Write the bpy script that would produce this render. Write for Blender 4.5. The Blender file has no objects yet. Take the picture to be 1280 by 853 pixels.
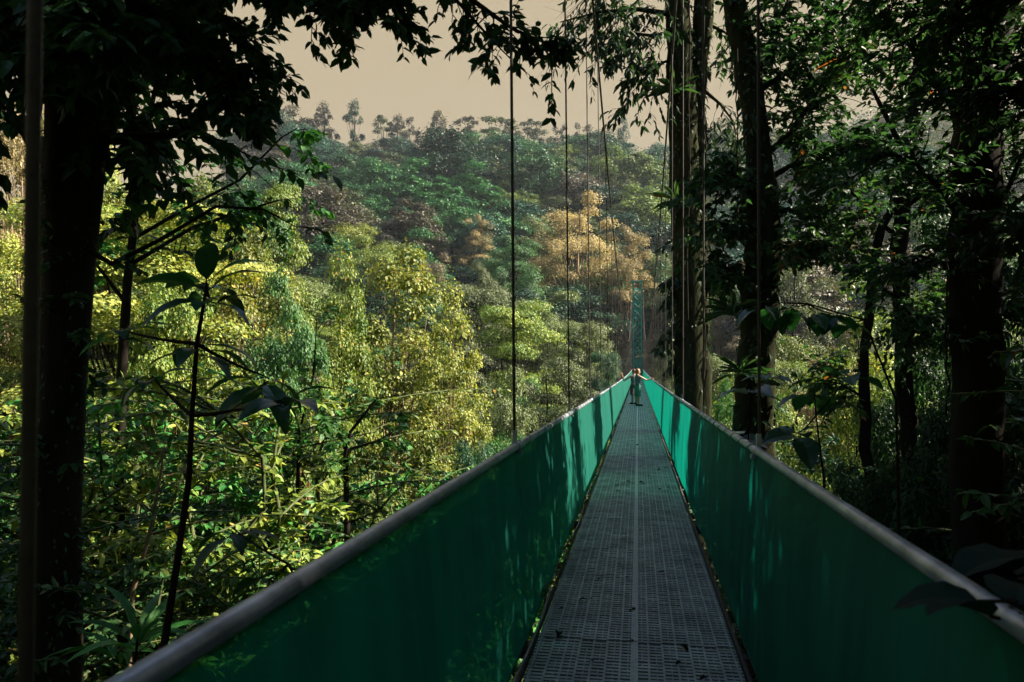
import bpy, math, random
import numpy as np
from mathutils import Vector, Matrix

PI = math.pi
scene = bpy.context.scene
COL = scene.collection

# ------------------------------------------------------------------ camera model
F = 924.0                    # focal length in pixels of a 1280 px wide frame
YAW = math.radians(9.65)     # the view is turned a little to the left of the bridge
PITCH = math.radians(1.9)
EYE = np.array([0.028, 0.0, 1.63])
_cy, _sy, _cp, _sp = math.cos(YAW), math.sin(YAW), math.cos(PITCH), math.sin(PITCH)
FWD = np.array([-_sy*_cp, _cy*_cp, _sp])
RGT = np.array([_cy, _sy, 0.0])
UPV = np.cross(RGT, FWD)

def W(px, py, d):
    """world point seen at a pixel of the 1280x853 photograph, d metres along the view axis"""
    return EYE + d*(FWD + (px-640)/F*RGT - (py-426.5)/F*UPV)

# ------------------------------------------------------------------ mesh builder
class MB:
    def __init__(s):
        s.v = []; s.f = []; s.n = 0
    def add(s, v, f, mat=0, tint=None, smooth=False):
        v = np.asarray(v, dtype=np.float32); f = np.asarray(f, dtype=np.int32)
        if len(v) == 0 or len(f) == 0: return
        t = np.full(len(v), 0.5, np.float32) if tint is None else np.asarray(tint, np.float32)
        s.v.append((v, t)); s.f.append((f+s.n, mat, smooth)); s.n += len(v)
    def box(s, a, b, mat=0):
        x0, y0, z0 = a; x1, y1, z1 = b
        v = [(x0,y0,z0),(x1,y0,z0),(x1,y1,z0),(x0,y1,z0),(x0,y0,z1),(x1,y0,z1),(x1,y1,z1),(x0,y1,z1)]
        f = [(0,3,2,1),(4,5,6,7),(0,1,5,4),(1,2,6,5),(2,3,7,6),(3,0,4,7)]
        s.add(v, f, mat)
    def tube(s, pts, rad, n=6, mat=0, caps=True, rough=0.0, rng=None):
        pts = np.asarray(pts, float); m = len(pts)
        rad = np.broadcast_to(np.asarray(rad, float), (m,))
        tan = np.gradient(pts, axis=0); tan /= np.linalg.norm(tan, axis=1)[:, None]+1e-9
        ref = np.array([1., 0, 0]) if abs(tan[0][0]) < 0.8 else np.array([0, 1., 0])
        a = np.empty_like(pts); u = ref
        for i in range(m):
            u = u - tan[i]*np.dot(u, tan[i]); u = u/(np.linalg.norm(u)+1e-9); a[i] = u
        b = np.cross(tan, a)
        th = np.arange(n)*2*PI/n
        r = np.repeat(rad[:, None], n, 1)
        if rough and rng is not None:
            lobes = 1+rough*np.sin(3*th+rng.uniform(0, 6))+rough*.7*np.sin(5*th+rng.uniform(0, 6))
            r = r*lobes[None, :]*(1+rough*rng.uniform(-.6, .6, (m, n)))
        v = pts[:, None, :]+r[:, :, None]*(np.cos(th)[None, :, None]*a[:, None, :]+np.sin(th)[None, :, None]*b[:, None, :])
        v = v.reshape(-1, 3)
        i = np.arange(m-1)[:, None]*n; j = np.arange(n)[None, :]; k = (j+1) % n
        f = np.stack([i+j, i+k, i+n+k, i+n+j], -1).reshape(-1, 4)
        s.add(v, f, mat, smooth=True)
        if caps and n > 2:
            for c, o in ((0, 1), (m-1, -1)):
                s.add(v[c*n:(c+1)*n], [tuple(range(n))[::-o]], mat)
    def leaves(s, pos, d, nrm, size, tmpl, mat=0, tint=None, wid=1.0):
        tv, tf = tmpl
        pos = np.asarray(pos, float); N = len(pos)
        if N == 0: return
        d = d/(np.linalg.norm(d, axis=1)[:, None]+1e-9)
        z = nrm-d*np.sum(nrm*d, 1)[:, None]; z /= np.linalg.norm(z, axis=1)[:, None]+1e-9
        y = np.cross(z, d)
        size = np.broadcast_to(np.asarray(size, float), (N,))
        wid = np.broadcast_to(np.asarray(wid, float), (N,))
        T = tv
        v = pos[:, None, :]+size[:, None, None]*(T[None, :, 0:1]*d[:, None, :]+wid[:, None, None]*T[None, :, 1:2]*y[:, None, :]+T[None, :, 2:3]*z[:, None, :])
        k = len(T)
        f = (tf[None, :, :]+(np.arange(N)*k)[:, None, None]).reshape(-1, tf.shape[1])
        if tint is None: tint = np.full(N, .5)
        s.add(v.reshape(-1, 3), f, mat, np.repeat(tint, k))
    def mesh(s, name, mats):
        me = bpy.data.meshes.new(name)
        v = np.concatenate([a for a, _ in s.v]); t = np.concatenate([b for _, b in s.v])
        me.vertices.add(len(v)); me.vertices.foreach_set('co', v.ravel())
        li = np.concatenate([f.ravel() for f, _, _ in s.f])
        tot = np.concatenate([np.full(len(f), f.shape[1], np.int32) for f, _, _ in s.f])
        st = np.concatenate([[0], np.cumsum(tot)[:-1]]).astype(np.int32)
        mi = np.concatenate([np.full(len(f), m, np.int32) for f, m, _ in s.f])
        sm = np.concatenate([np.full(len(f), q, bool) for f, _, q in s.f])
        me.loops.add(len(li)); me.loops.foreach_set('vertex_index', li)
        me.polygons.add(len(tot)); me.polygons.foreach_set('loop_start', st)
        me.polygons.foreach_set('loop_total', tot)
        me.polygons.foreach_set('material_index', mi); me.polygons.foreach_set('use_smooth', sm)
        at = me.attributes.new('tint', 'FLOAT', 'POINT'); at.data.foreach_set('value', t)
        for m in (mats if isinstance(mats, (list, tuple)) else [mats]): me.materials.append(m)
        me.update(calc_edges=True)
        return me
    def build(s, name, mats, parent=None):
        o = bpy.data.objects.new(name, s.mesh(name, mats)); COL.objects.link(o)
        if parent is not None: o.parent = parent
        return o

def arr(*r): return np.array(r, dtype=float)
# leaf shapes: x along the leaf, y across, z up; unit length
T_FAR = (arr((0,0,0),(.55,-.40,.07),(1,0,-.07),(.5,.42,.05)), np.array([(0,1,2,3)]))
T_NEAR = (arr((0,0,0),(1,0,-.16),(.5,0,-.01),(.26,.2,.05),(.66,.17,.0),(.26,-.2,.05),(.66,-.17,.0)),
          np.array([(0,2,1,4,3),(0,5,6,1,2)]))
T_LONG = (arr((0,0,0),(1,0,-.5),(.5,0,-.04),(.25,.05,.04),(.75,.05,-.2),(.25,-.05,.04),(.75,-.05,-.2)),
          np.array([(0,2,1,4,3),(0,5,6,1,2)]))
def big_leaf_template(nx=9, width=.19, curl=.28):
    v = []; f = []
    for i in range(nx+1):
        x = i/nx; w = width*math.sin(PI*min(1, x*.96+.03)**.85)**.8 if 0 < i < nx else .004
        zc = .10*math.sin(PI*x*.8)-curl*x*x
        for j, y in enumerate((-1, -.55, 0, .55, 1)):
            v.append((x, y*w, zc+.22*w*abs(y)-(.06*w*math.sin(x*34) if abs(y) == 1 else 0)))
    for i in range(nx):
        for j in range(4):
            a = i*5+j; f.append((a, a+1, a+6, a+5))
    return (np.array(v), np.array(f))
T_BIG = big_leaf_template()
T_BROAD = big_leaf_template(9, .30, .2)

def unit(v): return v/(np.linalg.norm(v, axis=-1, keepdims=True)+1e-9)
def rvec(rng, n): return unit(rng.normal(size=(n, 3)))

# ------------------------------------------------------------------ tagging
def tag(o, label, cat, group=None, kind=None):
    o['label'] = label
    if cat: o['category'] = cat
    if group: o['group'] = group
    if kind: o['kind'] = kind
    return o
def thing(name, loc, label, cat, group=None, rz=0, sc=1):
    o = bpy.data.objects.new(name, None); COL.objects.link(o)
    o.location = loc; o.rotation_euler = (0, 0, rz); o.scale = (sc,)*3 if np.isscalar(sc) else sc
    o.empty_display_size = .3
    return tag(o, label, cat, group)

# ------------------------------------------------------------------ materials
def new_mat(name):
    m = bpy.data.materials.new(name); m.use_nodes = True
    nt = m.node_tree; nt.nodes.clear()
    out = nt.nodes.new('ShaderNodeOutputMaterial')
    return m, nt, out
def N(nt, t, **k):
    n = nt.nodes.new(t)
    for a, b in k.items(): setattr(n, a, b)
    return n
def ramp(nt, stops, fac):
    r = N(nt, 'ShaderNodeValToRGB'); e = r.color_ramp.elements
    while len(e) < len(stops): e.new(.5)
    for q, (p, c) in zip(e, stops): q.position = p; q.color = (*c, 1)
    nt.links.new(fac, r.inputs['Fac']); return r.outputs['Color']
def leaf_mat(name, c0, c1, c2=None, trans=.28, rough=.5, spec=.3, tcol=None, var=.35):
    """leaf blade: per-leaf colour between c0 and c1 (c2 = a few odd leaves), light comes through it"""
    m, nt, out = new_mat(name); L = nt.links
    at = N(nt, 'ShaderNodeAttribute', attribute_name='tint')
    stops = [(0, c0), (.8, c1)] + ([(.93, c1), (.97, c2)] if c2 else [])
    col = ramp(nt, stops, at.outputs['Fac'])
    oi = N(nt, 'ShaderNodeObjectInfo')
    mr = N(nt, 'ShaderNodeMapRange'); L.new(oi.outputs['Random'], mr.inputs['Value'])
    mr.inputs['To Min'].default_value = 1-var; mr.inputs['To Max'].default_value = 1+var
    mx = N(nt, 'ShaderNodeVectorMath', operation='SCALE'); L.new(col, mx.inputs[0]); L.new(mr.outputs[0], mx.inputs['Scale'])
    p = N(nt, 'ShaderNodeBsdfPrincipled'); L.new(mx.outputs[0], p.inputs['Base Color'])
    p.inputs['Roughness'].default_value = rough; p.inputs['Specular IOR Level'].default_value = spec
    tr = N(nt, 'ShaderNodeBsdfTranslucent')
    tm = N(nt, 'ShaderNodeVectorMath', operation='MULTIPLY'); L.new(mx.outputs[0], tm.inputs[0])
    tm.inputs[1].default_value = tcol or (1.5, 1.5, .7); L.new(tm.outputs[0], tr.inputs['Color'])
    ms = N(nt, 'ShaderNodeMixShader'); ms.inputs[0].default_value = trans
    L.new(p.outputs[0], ms.inputs[1]); L.new(tr.outputs[0], ms.inputs[2]); L.new(ms.outputs[0], out.inputs['Surface'])
    return m
def solid_mat(name, c0, c1, scale=3, rough=.7, bump=.0, spec=.3, metal=0, stretch=(1,1,1), detail=6, bump_dist=.02):
    m, nt, out = new_mat(name); L = nt.links
    tc = N(nt, 'ShaderNodeTexCoord'); mp = N(nt, 'ShaderNodeMapping'); L.new(tc.outputs['Object'], mp.inputs['Vector'])
    mp.inputs['Scale'].default_value = stretch
    no = N(nt, 'ShaderNodeTexNoise'); L.new(mp.outputs[0], no.inputs['Vector'])
    no.inputs['Scale'].default_value = scale; no.inputs['Detail'].default_value = detail; no.inputs['Roughness'].default_value = .65
    p = N(nt, 'ShaderNodeBsdfPrincipled'); L.new(ramp(nt, [(.3, c0), (.7, c1)], no.outputs['Fac']), p.inputs['Base Color'])
    p.inputs['Roughness'].default_value = rough; p.inputs['Specular IOR Level'].default_value = spec; p.inputs['Metallic'].default_value = metal
    if bump:
        b = N(nt, 'ShaderNodeBump'); b.inputs['Strength'].default_value = bump; b.inputs['Distance'].default_value = bump_dist
        L.new(no.outputs['Fac'], b.inputs['Height']); L.new(b.outputs[0], p.inputs['Normal'])
    L.new(p.outputs[0], out.inputs['Surface'])
    return m

M = {}
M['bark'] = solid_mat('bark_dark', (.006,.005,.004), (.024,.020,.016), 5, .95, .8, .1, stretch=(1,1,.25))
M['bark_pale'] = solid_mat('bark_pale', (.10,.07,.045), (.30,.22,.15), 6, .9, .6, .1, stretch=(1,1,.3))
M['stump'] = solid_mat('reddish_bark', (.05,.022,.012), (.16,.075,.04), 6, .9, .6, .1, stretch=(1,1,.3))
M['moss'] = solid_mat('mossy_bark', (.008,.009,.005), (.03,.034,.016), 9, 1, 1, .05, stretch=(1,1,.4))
M['stem'] = solid_mat('green_stem', (.03,.05,.015), (.08,.09,.035), 9, .8, .2)
M['soil'] = solid_mat('forest_soil', (.02,.022,.010), (.07,.075,.03), .35, 1, .6, .05, detail=10, bump_dist=.4)
M['rail'] = solid_mat('galvanised_rail', (.16,.18,.22), (.46,.50,.57), 7, .36, .25, .5, .5, detail=10, bump_dist=.004)
M['deck'] = solid_mat('galvanised_grating', (.11,.14,.14), (.38,.43,.43), 3.2, .55, .1, .4, .35, bump_dist=.004)
M['strip'] = solid_mat('pale_seam_strip', (.20,.24,.25), (.36,.41,.42), 30, .5, .1, .4, .2, bump_dist=.003)
M['cable'] = solid_mat('steel_cable', (.016,.015,.014), (.045,.042,.039), 40, .6, .2, .4, .3, bump_dist=.003)
M['black'] = solid_mat('dark_steel', (.012,.013,.013), (.035,.035,.035), 10, .7, .1)
M['tower'] = solid_mat('green_painted_steel', (.0,.21,.175), (.002,.29,.24), 4, .5, .1)
M['cord'] = solid_mat('grey_cord', (.22,.21,.19), (.38,.36,.33), 60, .8, .2, bump_dist=.003)

def panel_mat():
    m, nt, out = new_mat('green_shade_net'); L = nt.links
    tc = N(nt, 'ShaderNodeTexCoord')
    no = N(nt, 'ShaderNodeTexNoise'); no.inputs['Scale'].default_value = 2.2; no.inputs['Detail'].default_value = 5
    mp = N(nt, 'ShaderNodeMapping'); mp.inputs['Scale'].default_value = (1, 2.2, .35)
    L.new(tc.outputs['Object'], mp.inputs['Vector']); L.new(mp.outputs[0], no.inputs['Vector'])
    col = ramp(nt, [(.25, (.0, .078, .060)), (.75, (.002, .140, .104))], no.outputs['Fac'])
    wv = N(nt, 'ShaderNodeTexWave'); wv.inputs['Scale'].default_value = 60; wv.bands_direction = 'Z'
    L.new(tc.outputs['Object'], wv.inputs['Vector'])
    wy = N(nt, 'ShaderNodeTexWave'); wy.inputs['Scale'].default_value = 60; wy.bands_direction = 'Y'
    L.new(tc.outputs['Object'], wy.inputs['Vector'])
    ad = N(nt, 'ShaderNodeMath', operation='ADD'); L.new(wv.outputs['Fac'], ad.inputs[0]); L.new(wy.outputs['Fac'], ad.inputs[1])
    b = N(nt, 'ShaderNodeBump'); b.inputs['Strength'].default_value = .25; b.inputs['Distance'].default_value = .002
    L.new(ad.outputs[0], b.inputs['Height'])
    p = N(nt, 'ShaderNodeBsdfPrincipled'); L.new(col, p.inputs['Base Color']); p.inputs['Roughness'].default_value = .7
    p.inputs['Specular IOR Level'].default_value = .25; L.new(b.outputs[0], p.inputs['Normal'])
    tr = N(nt, 'ShaderNodeBsdfTranslucent'); sc_ = N(nt, 'ShaderNodeVectorMath', operation='SCALE'); sc_.inputs['Scale'].default_value = 1.6
    L.new(col, sc_.inputs[0]); L.new(sc_.outputs[0], tr.inputs['Color'])
    ms = N(nt, 'ShaderNodeMixShader'); ms.inputs[0].default_value = .42
    L.new(p.outputs[0], ms.inputs[1]); L.new(tr.outputs[0], ms.inputs[2])
    th = N(nt, 'ShaderNodeBsdfTransparent'); th.inputs['Color'].default_value = (.22, .95, .66, 1)   # open weave lets some light through
    m2 = N(nt, 'ShaderNodeMixShader'); m2.inputs[0].default_value = .05
    L.new(ms.outputs[0], m2.inputs[1]); L.new(th.outputs[0], m2.inputs[2]); L.new(m2.outputs[0], out.inputs['Surface'])
    return m
M['net'] = panel_mat()

LM = {
 'hgreen': leaf_mat('hill_leaf_green', (.012,.060,.022), (.040,.125,.038), tcol=(1.2,1.4,.9), trans=.2),
 'hdeep':  leaf_mat('hill_leaf_deep', (.007,.030,.017), (.020,.058,.028), tcol=(1.2,1.4,.9), trans=.2),
 'hteal':  leaf_mat('hill_leaf_bluish', (.008,.042,.031), (.024,.080,.052), tcol=(1.2,1.4,.9), trans=.2),
 'holive': leaf_mat('hill_leaf_olive', (.034,.055,.022), (.085,.110,.042), tcol=(1.3,1.35,.8), trans=.2),
 'hbrown': leaf_mat('hill_leaf_brownish', (.032,.032,.024), (.070,.062,.045), trans=.2),
 'hlime':  leaf_mat('hill_leaf_yellow_green', (.04,.085,.022), (.13,.17,.045), trans=.25),
 'ridge':  leaf_mat('ridge_leaf', (.022,.024,.014), (.055,.050,.030), trans=.2),
 'green':  leaf_mat('leaf_green', (.016,.065,.020), (.055,.140,.038), tcol=(1.3,1.4,.8)),
 'deep':   leaf_mat('leaf_deep_green', (.010,.042,.022), (.028,.085,.038), tcol=(1.2,1.4,.9)),
 'teal':   leaf_mat('leaf_bluish_green', (.012,.060,.042), (.036,.115,.072), tcol=(1.2,1.4,.9)),
 'olive':  leaf_mat('leaf_olive', (.048,.075,.026), (.115,.145,.055), tcol=(1.3,1.35,.8)),
 'brown':  leaf_mat('leaf_brownish', (.055,.050,.035), (.12,.10,.065)),
 'tan':    leaf_mat('leaf_tan', (.13,.115,.058), (.36,.30,.15), trans=.35, tcol=(1.35,1.25,.9)),
 'gold':   leaf_mat('leaf_golden', (.035,.085,.016), (.315,.33,.068), (.38,.21,.06)),
 'lime':   leaf_mat('leaf_yellow_green', (.022,.088,.016), (.22,.265,.048), (.36,.24,.06)),
 'bright': leaf_mat('leaf_bright_green', (.02,.11,.025), (.06,.21,.04)),
 'red':    leaf_mat('leaf_rusty', (.16,.07,.03), (.30,.15,.05)),
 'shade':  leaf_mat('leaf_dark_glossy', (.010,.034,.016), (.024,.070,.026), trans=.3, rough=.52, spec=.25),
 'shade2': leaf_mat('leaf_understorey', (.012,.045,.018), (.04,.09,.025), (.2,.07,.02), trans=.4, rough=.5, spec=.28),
 'big':    leaf_mat('leaf_large_blade', (.010,.055,.022), (.018,.085,.030), trans=.3, rough=.35, spec=.5),
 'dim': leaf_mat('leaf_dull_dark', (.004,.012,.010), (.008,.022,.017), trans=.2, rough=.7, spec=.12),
 'silver': leaf_mat('leaf_greyish_blade', (.07,.11,.11), (.11,.16,.15), trans=.2, rough=.4, spec=.5),
}

# ------------------------------------------------------------------ terrain
_ky = [-130,-60,-12,-5,0,8,20,40,60,80,100,109,130,180,240,300,330,400,560]
_kz = [52,26,-.6,-.9,-2.2,-4.6,-8,-12.5,-13.5,-10.5,-3.5,-1.4,6,26,55,84,91,86,55]
def sstep(a, b, x):
    t = np.clip((x-a)/(b-a), 0, 1); return t*t*(3-2*t)
def H(x, y):
    x = np.asarray(x, float); y = np.asarray(y, float)
    h = np.interp(y, _ky, _kz)
    far = sstep(110, 200, y)
    left = sstep(9, 55, -x)*17*(1-.75*sstep(45, 120, y))*sstep(-40, 0, y)
    rgt = -sstep(6, 40, x)*6*(1-sstep(60, 130, y))*sstep(-20, 10, y)
    n = np.sin(x*.031+1.3)*np.cos(y*.027+.4)*3+np.sin(x*.073+y*.041)*1.6+np.sin(x*.19+2)*np.sin(y*.17)*.5
    fold = 7*np.sin(x*.022+y*.009+2.1)+4*np.sin(x*.05-y*.013)
    tilt = .045*x*far*sstep(150, 320, y)-.0006*np.clip(x-150, 0, None)**2*far
    near = sstep(5, 25, np.hypot(x, y))
    return h+left+rgt+n*near*(.35+.65*far)+fold*far*.8+tilt
def Hf(x, y): return float(H(x, y))

gx = np.unique(np.concatenate([np.linspace(-440,-60,48), np.linspace(-60,60,121), np.linspace(60,440,48)]))
gy = np.unique(np.concatenate([np.linspace(-125,-10,24), np.linspace(-10,60,71), np.linspace(60,550,90)]))
X, Y = np.meshgrid(gx, gy); Z = H(X, Y)
g = MB(); nx, ny = len(gx), len(gy)
i = np.arange(ny-1)[:, None]*nx; j = np.arange(nx-1)[None, :]
g.add(np.stack([X, Y, Z], -1).reshape(-1, 3), np.stack([i+j, i+j+1, i+nx+j+1, i+nx+j], -1).reshape(-1, 4), smooth=True)
tag(g.build('ground', M['soil']), 'forest floor falling into the valley and climbing the far hill', None, kind='structure')

# ------------------------------------------------------------------ bridge
YM, HALF, SAG = 52.0, 57.0, .27
Y0, Y1 = -5.0, 109.0
def dz(y): return -SAG*(1-((y-YM)/HALF)**2)+SAG*(1-(YM/HALF)**2)
def cz(y): return 3.5+.0031*(y-55)**2
WD, WB, WR, RH = .57, .645, .72, 1.163
SP = 3.75
stations = [.83+SP*k for k in range(-1, 29)]
bridge = thing('suspension_bridge', (0, Y0, dz(Y0)), 'long narrow hanging footbridge with green net sides and a steel grating deck crossing the valley', 'footbridge')
bo = np.array([0, Y0, dz(Y0)])

def deck_panel_mesh():
    m = MB(); L = SP-.012; nc = 14; cw = (2*WD-.02)/nc
    for k in range(nc+1):
        x = -WD+.01+k*cw
        m.box((x-.006, 0, -.030), (x+.006, L, .004), 0)
    rng = np.random.default_rng(4); per = .046
    for c in range(nc):
        x0 = -WD+.01+c*cw; off = (0, .5, .5, 0)[c % 4]*per
        for k in range(int(L/per)):
            y = .006+k*per+off
            if y+.026 > L: continue
            xa = x0+.006 if c else x0-.022; xb = x0+cw-.006 if c < nc-1 else x0+cw+.022
            h = rng.uniform(-.002, .001)
            m.box((xa, y, -.022), (xb, y+.025, h), 0)
            if rng.random() < .75: m.box((xa+cw*.42, y+.025, -.02), (xa+cw*.52, y+per, h-.001), 0)
    return m
dm = deck_panel_mesh().mesh('deck_panel', M['deck'])
sm_ = MB(); sm_.box((-.021, 0, -.025), (.021, SP-.012, .007)); stm = sm_.mesh('seam_strip', M['strip'])
bm_ = MB(); bm_.box((-.74, -.04, -.13), (.74, .04, -.045)); beam_mesh = bm_.mesh('cross_beam', M['black'])

def net_mesh(y0, y1, s, seed):
    m = MB(); rng = np.random.default_rng(seed)
    nu, nv = 24, 8; ph = rng.uniform(0, 6, 4)
    v = np.zeros((nu+1, nv+1, 3))
    for a in range(nu+1):
        t = a/nu; y = y0+(y1-y0)*t
        for b in range(nv+1):
            q = b/nv
            x = WB+(WR-.01-WB)*q+math.sin(PI*t)**.5*0.007*math.sin(PI*q)*(math.sin(t*7+ph[0])+.7*math.sin(t*17+ph[1]+q*2))-.02*math.sin(PI*t)*math.sin(PI*q)
            zb = .012+math.sin(PI*t)*(.012*math.sin(t*11+ph[2])+.02*abs(math.sin(PI*t*2+ph[3])))
            v[a, b] = (s*x, y, dz(y)+zb+(RH-.02-zb)*q)
    v = v.reshape(-1, 3)-bo
    i = np.arange(nu)[:, None]*(nv+1); j = np.arange(nv)[None, :]
    m.add(v, np.stack([i+j, i+j+1, i+nv+2+j, i+nv+1+j], -1).reshape(-1, 4), smooth=True)
    # rolled hem along the bottom
    hem = v.reshape(nu+1, nv+1, 3)[:, 0]
    m.tube(hem, .006, 5)
    return m
for k, y in enumerate(stations):
    if y > Y1: break
    ye = min(y+SP, Y1)
    if k < len(stations)-1 and y+SP <= Y1+.5:
        for nm, me in (('deck_panel', dm), ('seam_strip', stm)):
            o = bpy.data.objects.new(nm, me); COL.objects.link(o); o.parent = bridge
            o.location = Vector((0, y, dz(y)))-Vector(bo)
            o.rotation_euler = (math.atan2(dz(y+SP)-dz(y), SP), 0, 0)
    o = bpy.data.objects.new('cross_beam', beam_mesh); COL.objects.link(o); o.parent = bridge
    o.location = Vector((0, y, dz(y)))-Vector(bo)
    for s in (-1, 1):
        if ye-y > .6: net_mesh(y, ye, s, 100+k*2+(s > 0)).build('net_panel', M['net'], bridge)
        h = MB(); zt, zr = cz(y), dz(y)+RH
        cx = WR+.02+.10*((zt-3.5)/10)
        h.tube(np.array([(s*cx, y, zt), (s*(WR+.015), y, zr)])-bo, .0095, 6)
        h.build('hanger_cable', M['cable'], bridge)
        p = MB()
        p.tube(np.array([(s*(WR+.012), y, zr), (s*(WB+.018), y, dz(y)-.05)])-bo, .011, 6)
        p.build('side_post', M['black'], bridge)
ys = np.linspace(Y0, Y1, 140)
for s in (-1, 1):
    r = MB(); r.tube(np.stack([np.full_like(ys, s*WR), ys, dz(ys)+RH], -1)-bo, .0235, 12)
    hr = r.build('handrail', M['rail'], bridge)
    for y in stations:                       # pipe couplings where the lengths meet
        c = MB(); yy = np.array([y-.055, y-.05, y+.05, y+.055])
        c.tube(np.stack([np.full(4, s*WR), yy, dz(yy)+RH], -1)-bo, [.0245, .029, .029, .0245], 10)
        if y < 60: c.build('coupling', M['rail'], hr)
    c = MB(); cx = WR+.02+.10*((cz(ys)-3.5)/10)
    c.tube(np.stack([s*cx, ys, cz(ys)], -1)-bo, .024, 7)
    c.build('main_cable', M['cable'], bridge)
    e = MB(); e.tube(np.stack([np.full_like(ys, s*(WD+.042)), ys, dz(ys)-.03], -1)-bo, .017, 6)
    e.build('deck_cable', M['black'], bridge)

M['lace'] = solid_mat('dark_cord', (.01,.03,.025), (.03,.06,.05), 30, .8)
for k, y in enumerate(stations):
    if y > 30: break
    if y < 2: continue
    for s in (-1, 1):
        t = np.linspace(0, 1, 9*14+1); a = t*9*2*PI; yy = y+t*SP
        m = MB(); m.tube(np.stack([s*WR+.0265*np.cos(a), yy, dz(yy)+RH+.0265*np.sin(a)], -1)-bo, .0022, 4, caps=False)
        m.build('lacing', M['lace'], bridge)
        m = MB(); m.box((s*WR-.034, y-.02, dz(y)+RH-.045), (s*WR+.034, y+.02, dz(y)+RH-.022)); m.box((s*(WR+.012)-.013, y-.016, dz(y)+RH+.022), (s*(WR+.012)+.013, y+.016, dz(y)+RH+.10))
        m.v = [(v-np.float32(bo), q) for v, q in m.v]
        m.build('clamp', M['rail'], bridge)
# far tower
tw = thing('bridge_tower', (0, 109.6, Hf(0, 109.6)), 'tall green lattice steel tower at the far end of the footbridge', 'tower')
tb = np.array([0, 109.6, Hf(0, 109.6)]); top = 13.9
for sx in (-1, 1):
    for syy in (0, 1):
        l = MB(); l.box((sx*.58-.09, syy*1.2-.09, -.6), (sx*.58+.09, syy*1.2+.09, top-tb[2])); l.build('leg', M['tower'], tw)
zz = np.arange(2.7, top-.1, 1.02)
for syy in (0, 1):
    b = MB()
    for z in zz:
        z = z-tb[2]; y = syy*1.2
        b.tube([(-.54, y, z), (.54, y, z)], .06, 4)
        if z+1.0 < top-tb[2]:
            b.tube([(-.54, y-.03, z), (.54, y-.03, z+1.0)], .06, 4); b.tube([(-.54, y+.04, z+1.0), (.54, y+.04, z)], .06, 4)
    b.build('cross_bracing', M['tower'], tw)
for sx in (-1, 1):
    b = MB()
    for z in np.arange(-.5, top-tb[2]-1, 1.02):
        b.tube([(sx*.60, .07, z), (sx*.60, 1.13, z+1)], .05, 4)
    b.build('side_bracing', M['tower'], tw)
b = MB(); b.box((-.95, -.2, top-tb[2]), (.95, 1.4, top-tb[2]+.16)); b.build('saddle_beam', M['tower'], tw)
b = MB(); b.box((-.54, .55, 1.25-tb[2]), (.54, .63, 2.55-tb[2])); b.build('gate_panel', M['tower'], tw)

# ------------------------------------------------------------------ vegetation generators
def clump_leaves(mb, rng, c, r, n, leaf, tmpl, flat=.7, mat=0, out=None, up=.55, spread=.45, dark=0):
    """a dome shaped clump of leaves about c"""
    p = rvec(rng, n); p[:, 2] = np.where(p[:, 2] < -.25, -p[:, 2], p[:, 2])
    q = np.where(rng.random(n) < .09, rng.uniform(.9, 1.3, n), rng.uniform(.35, 1.0, n)**.6)
    ax = unit(rng.normal(size=3)); lob = 1+.2*np.sin(p@(ax*4.5)+rng.uniform(0, 6))+.1*np.sin(p@(rvec(rng, 1)[0]*9))
    pos = c+p*(q*r*lob)[:, None]*np.array([1, 1, flat])*rng.uniform(.75, 1.25, 3)
    nr = unit(p*.7+np.array([0, 0, up])+rng.normal(size=(n, 3))*spread*.6)
    d = unit(np.cross(nr, rvec(rng, n))+p*.25+np.array([0, 0, -.1]))
    tint = np.clip(rng.normal(.42, .22, n)+dark, 0, 1)
    mb.leaves(pos, d, nr, leaf*rng.uniform(.6, 1.35, n), tmpl, mat, tint)

def curve(p0, p1, bend, n=7, rng=None, wob=0):
    t = np.linspace(0, 1, n)[:, None]; p0 = np.asarray(p0, float); p1 = np.asarray(p1, float)
    m = (p0+p1)/2+np.asarray(bend, float)
    c = (1-t)**2*p0+2*t*(1-t)*m+t*t*p1
    if rng is not None and wob:
        w = rng.normal(size=c.shape)*wob; w[0] = 0; w[-1] = 0; c = c+w
    return c

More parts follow.
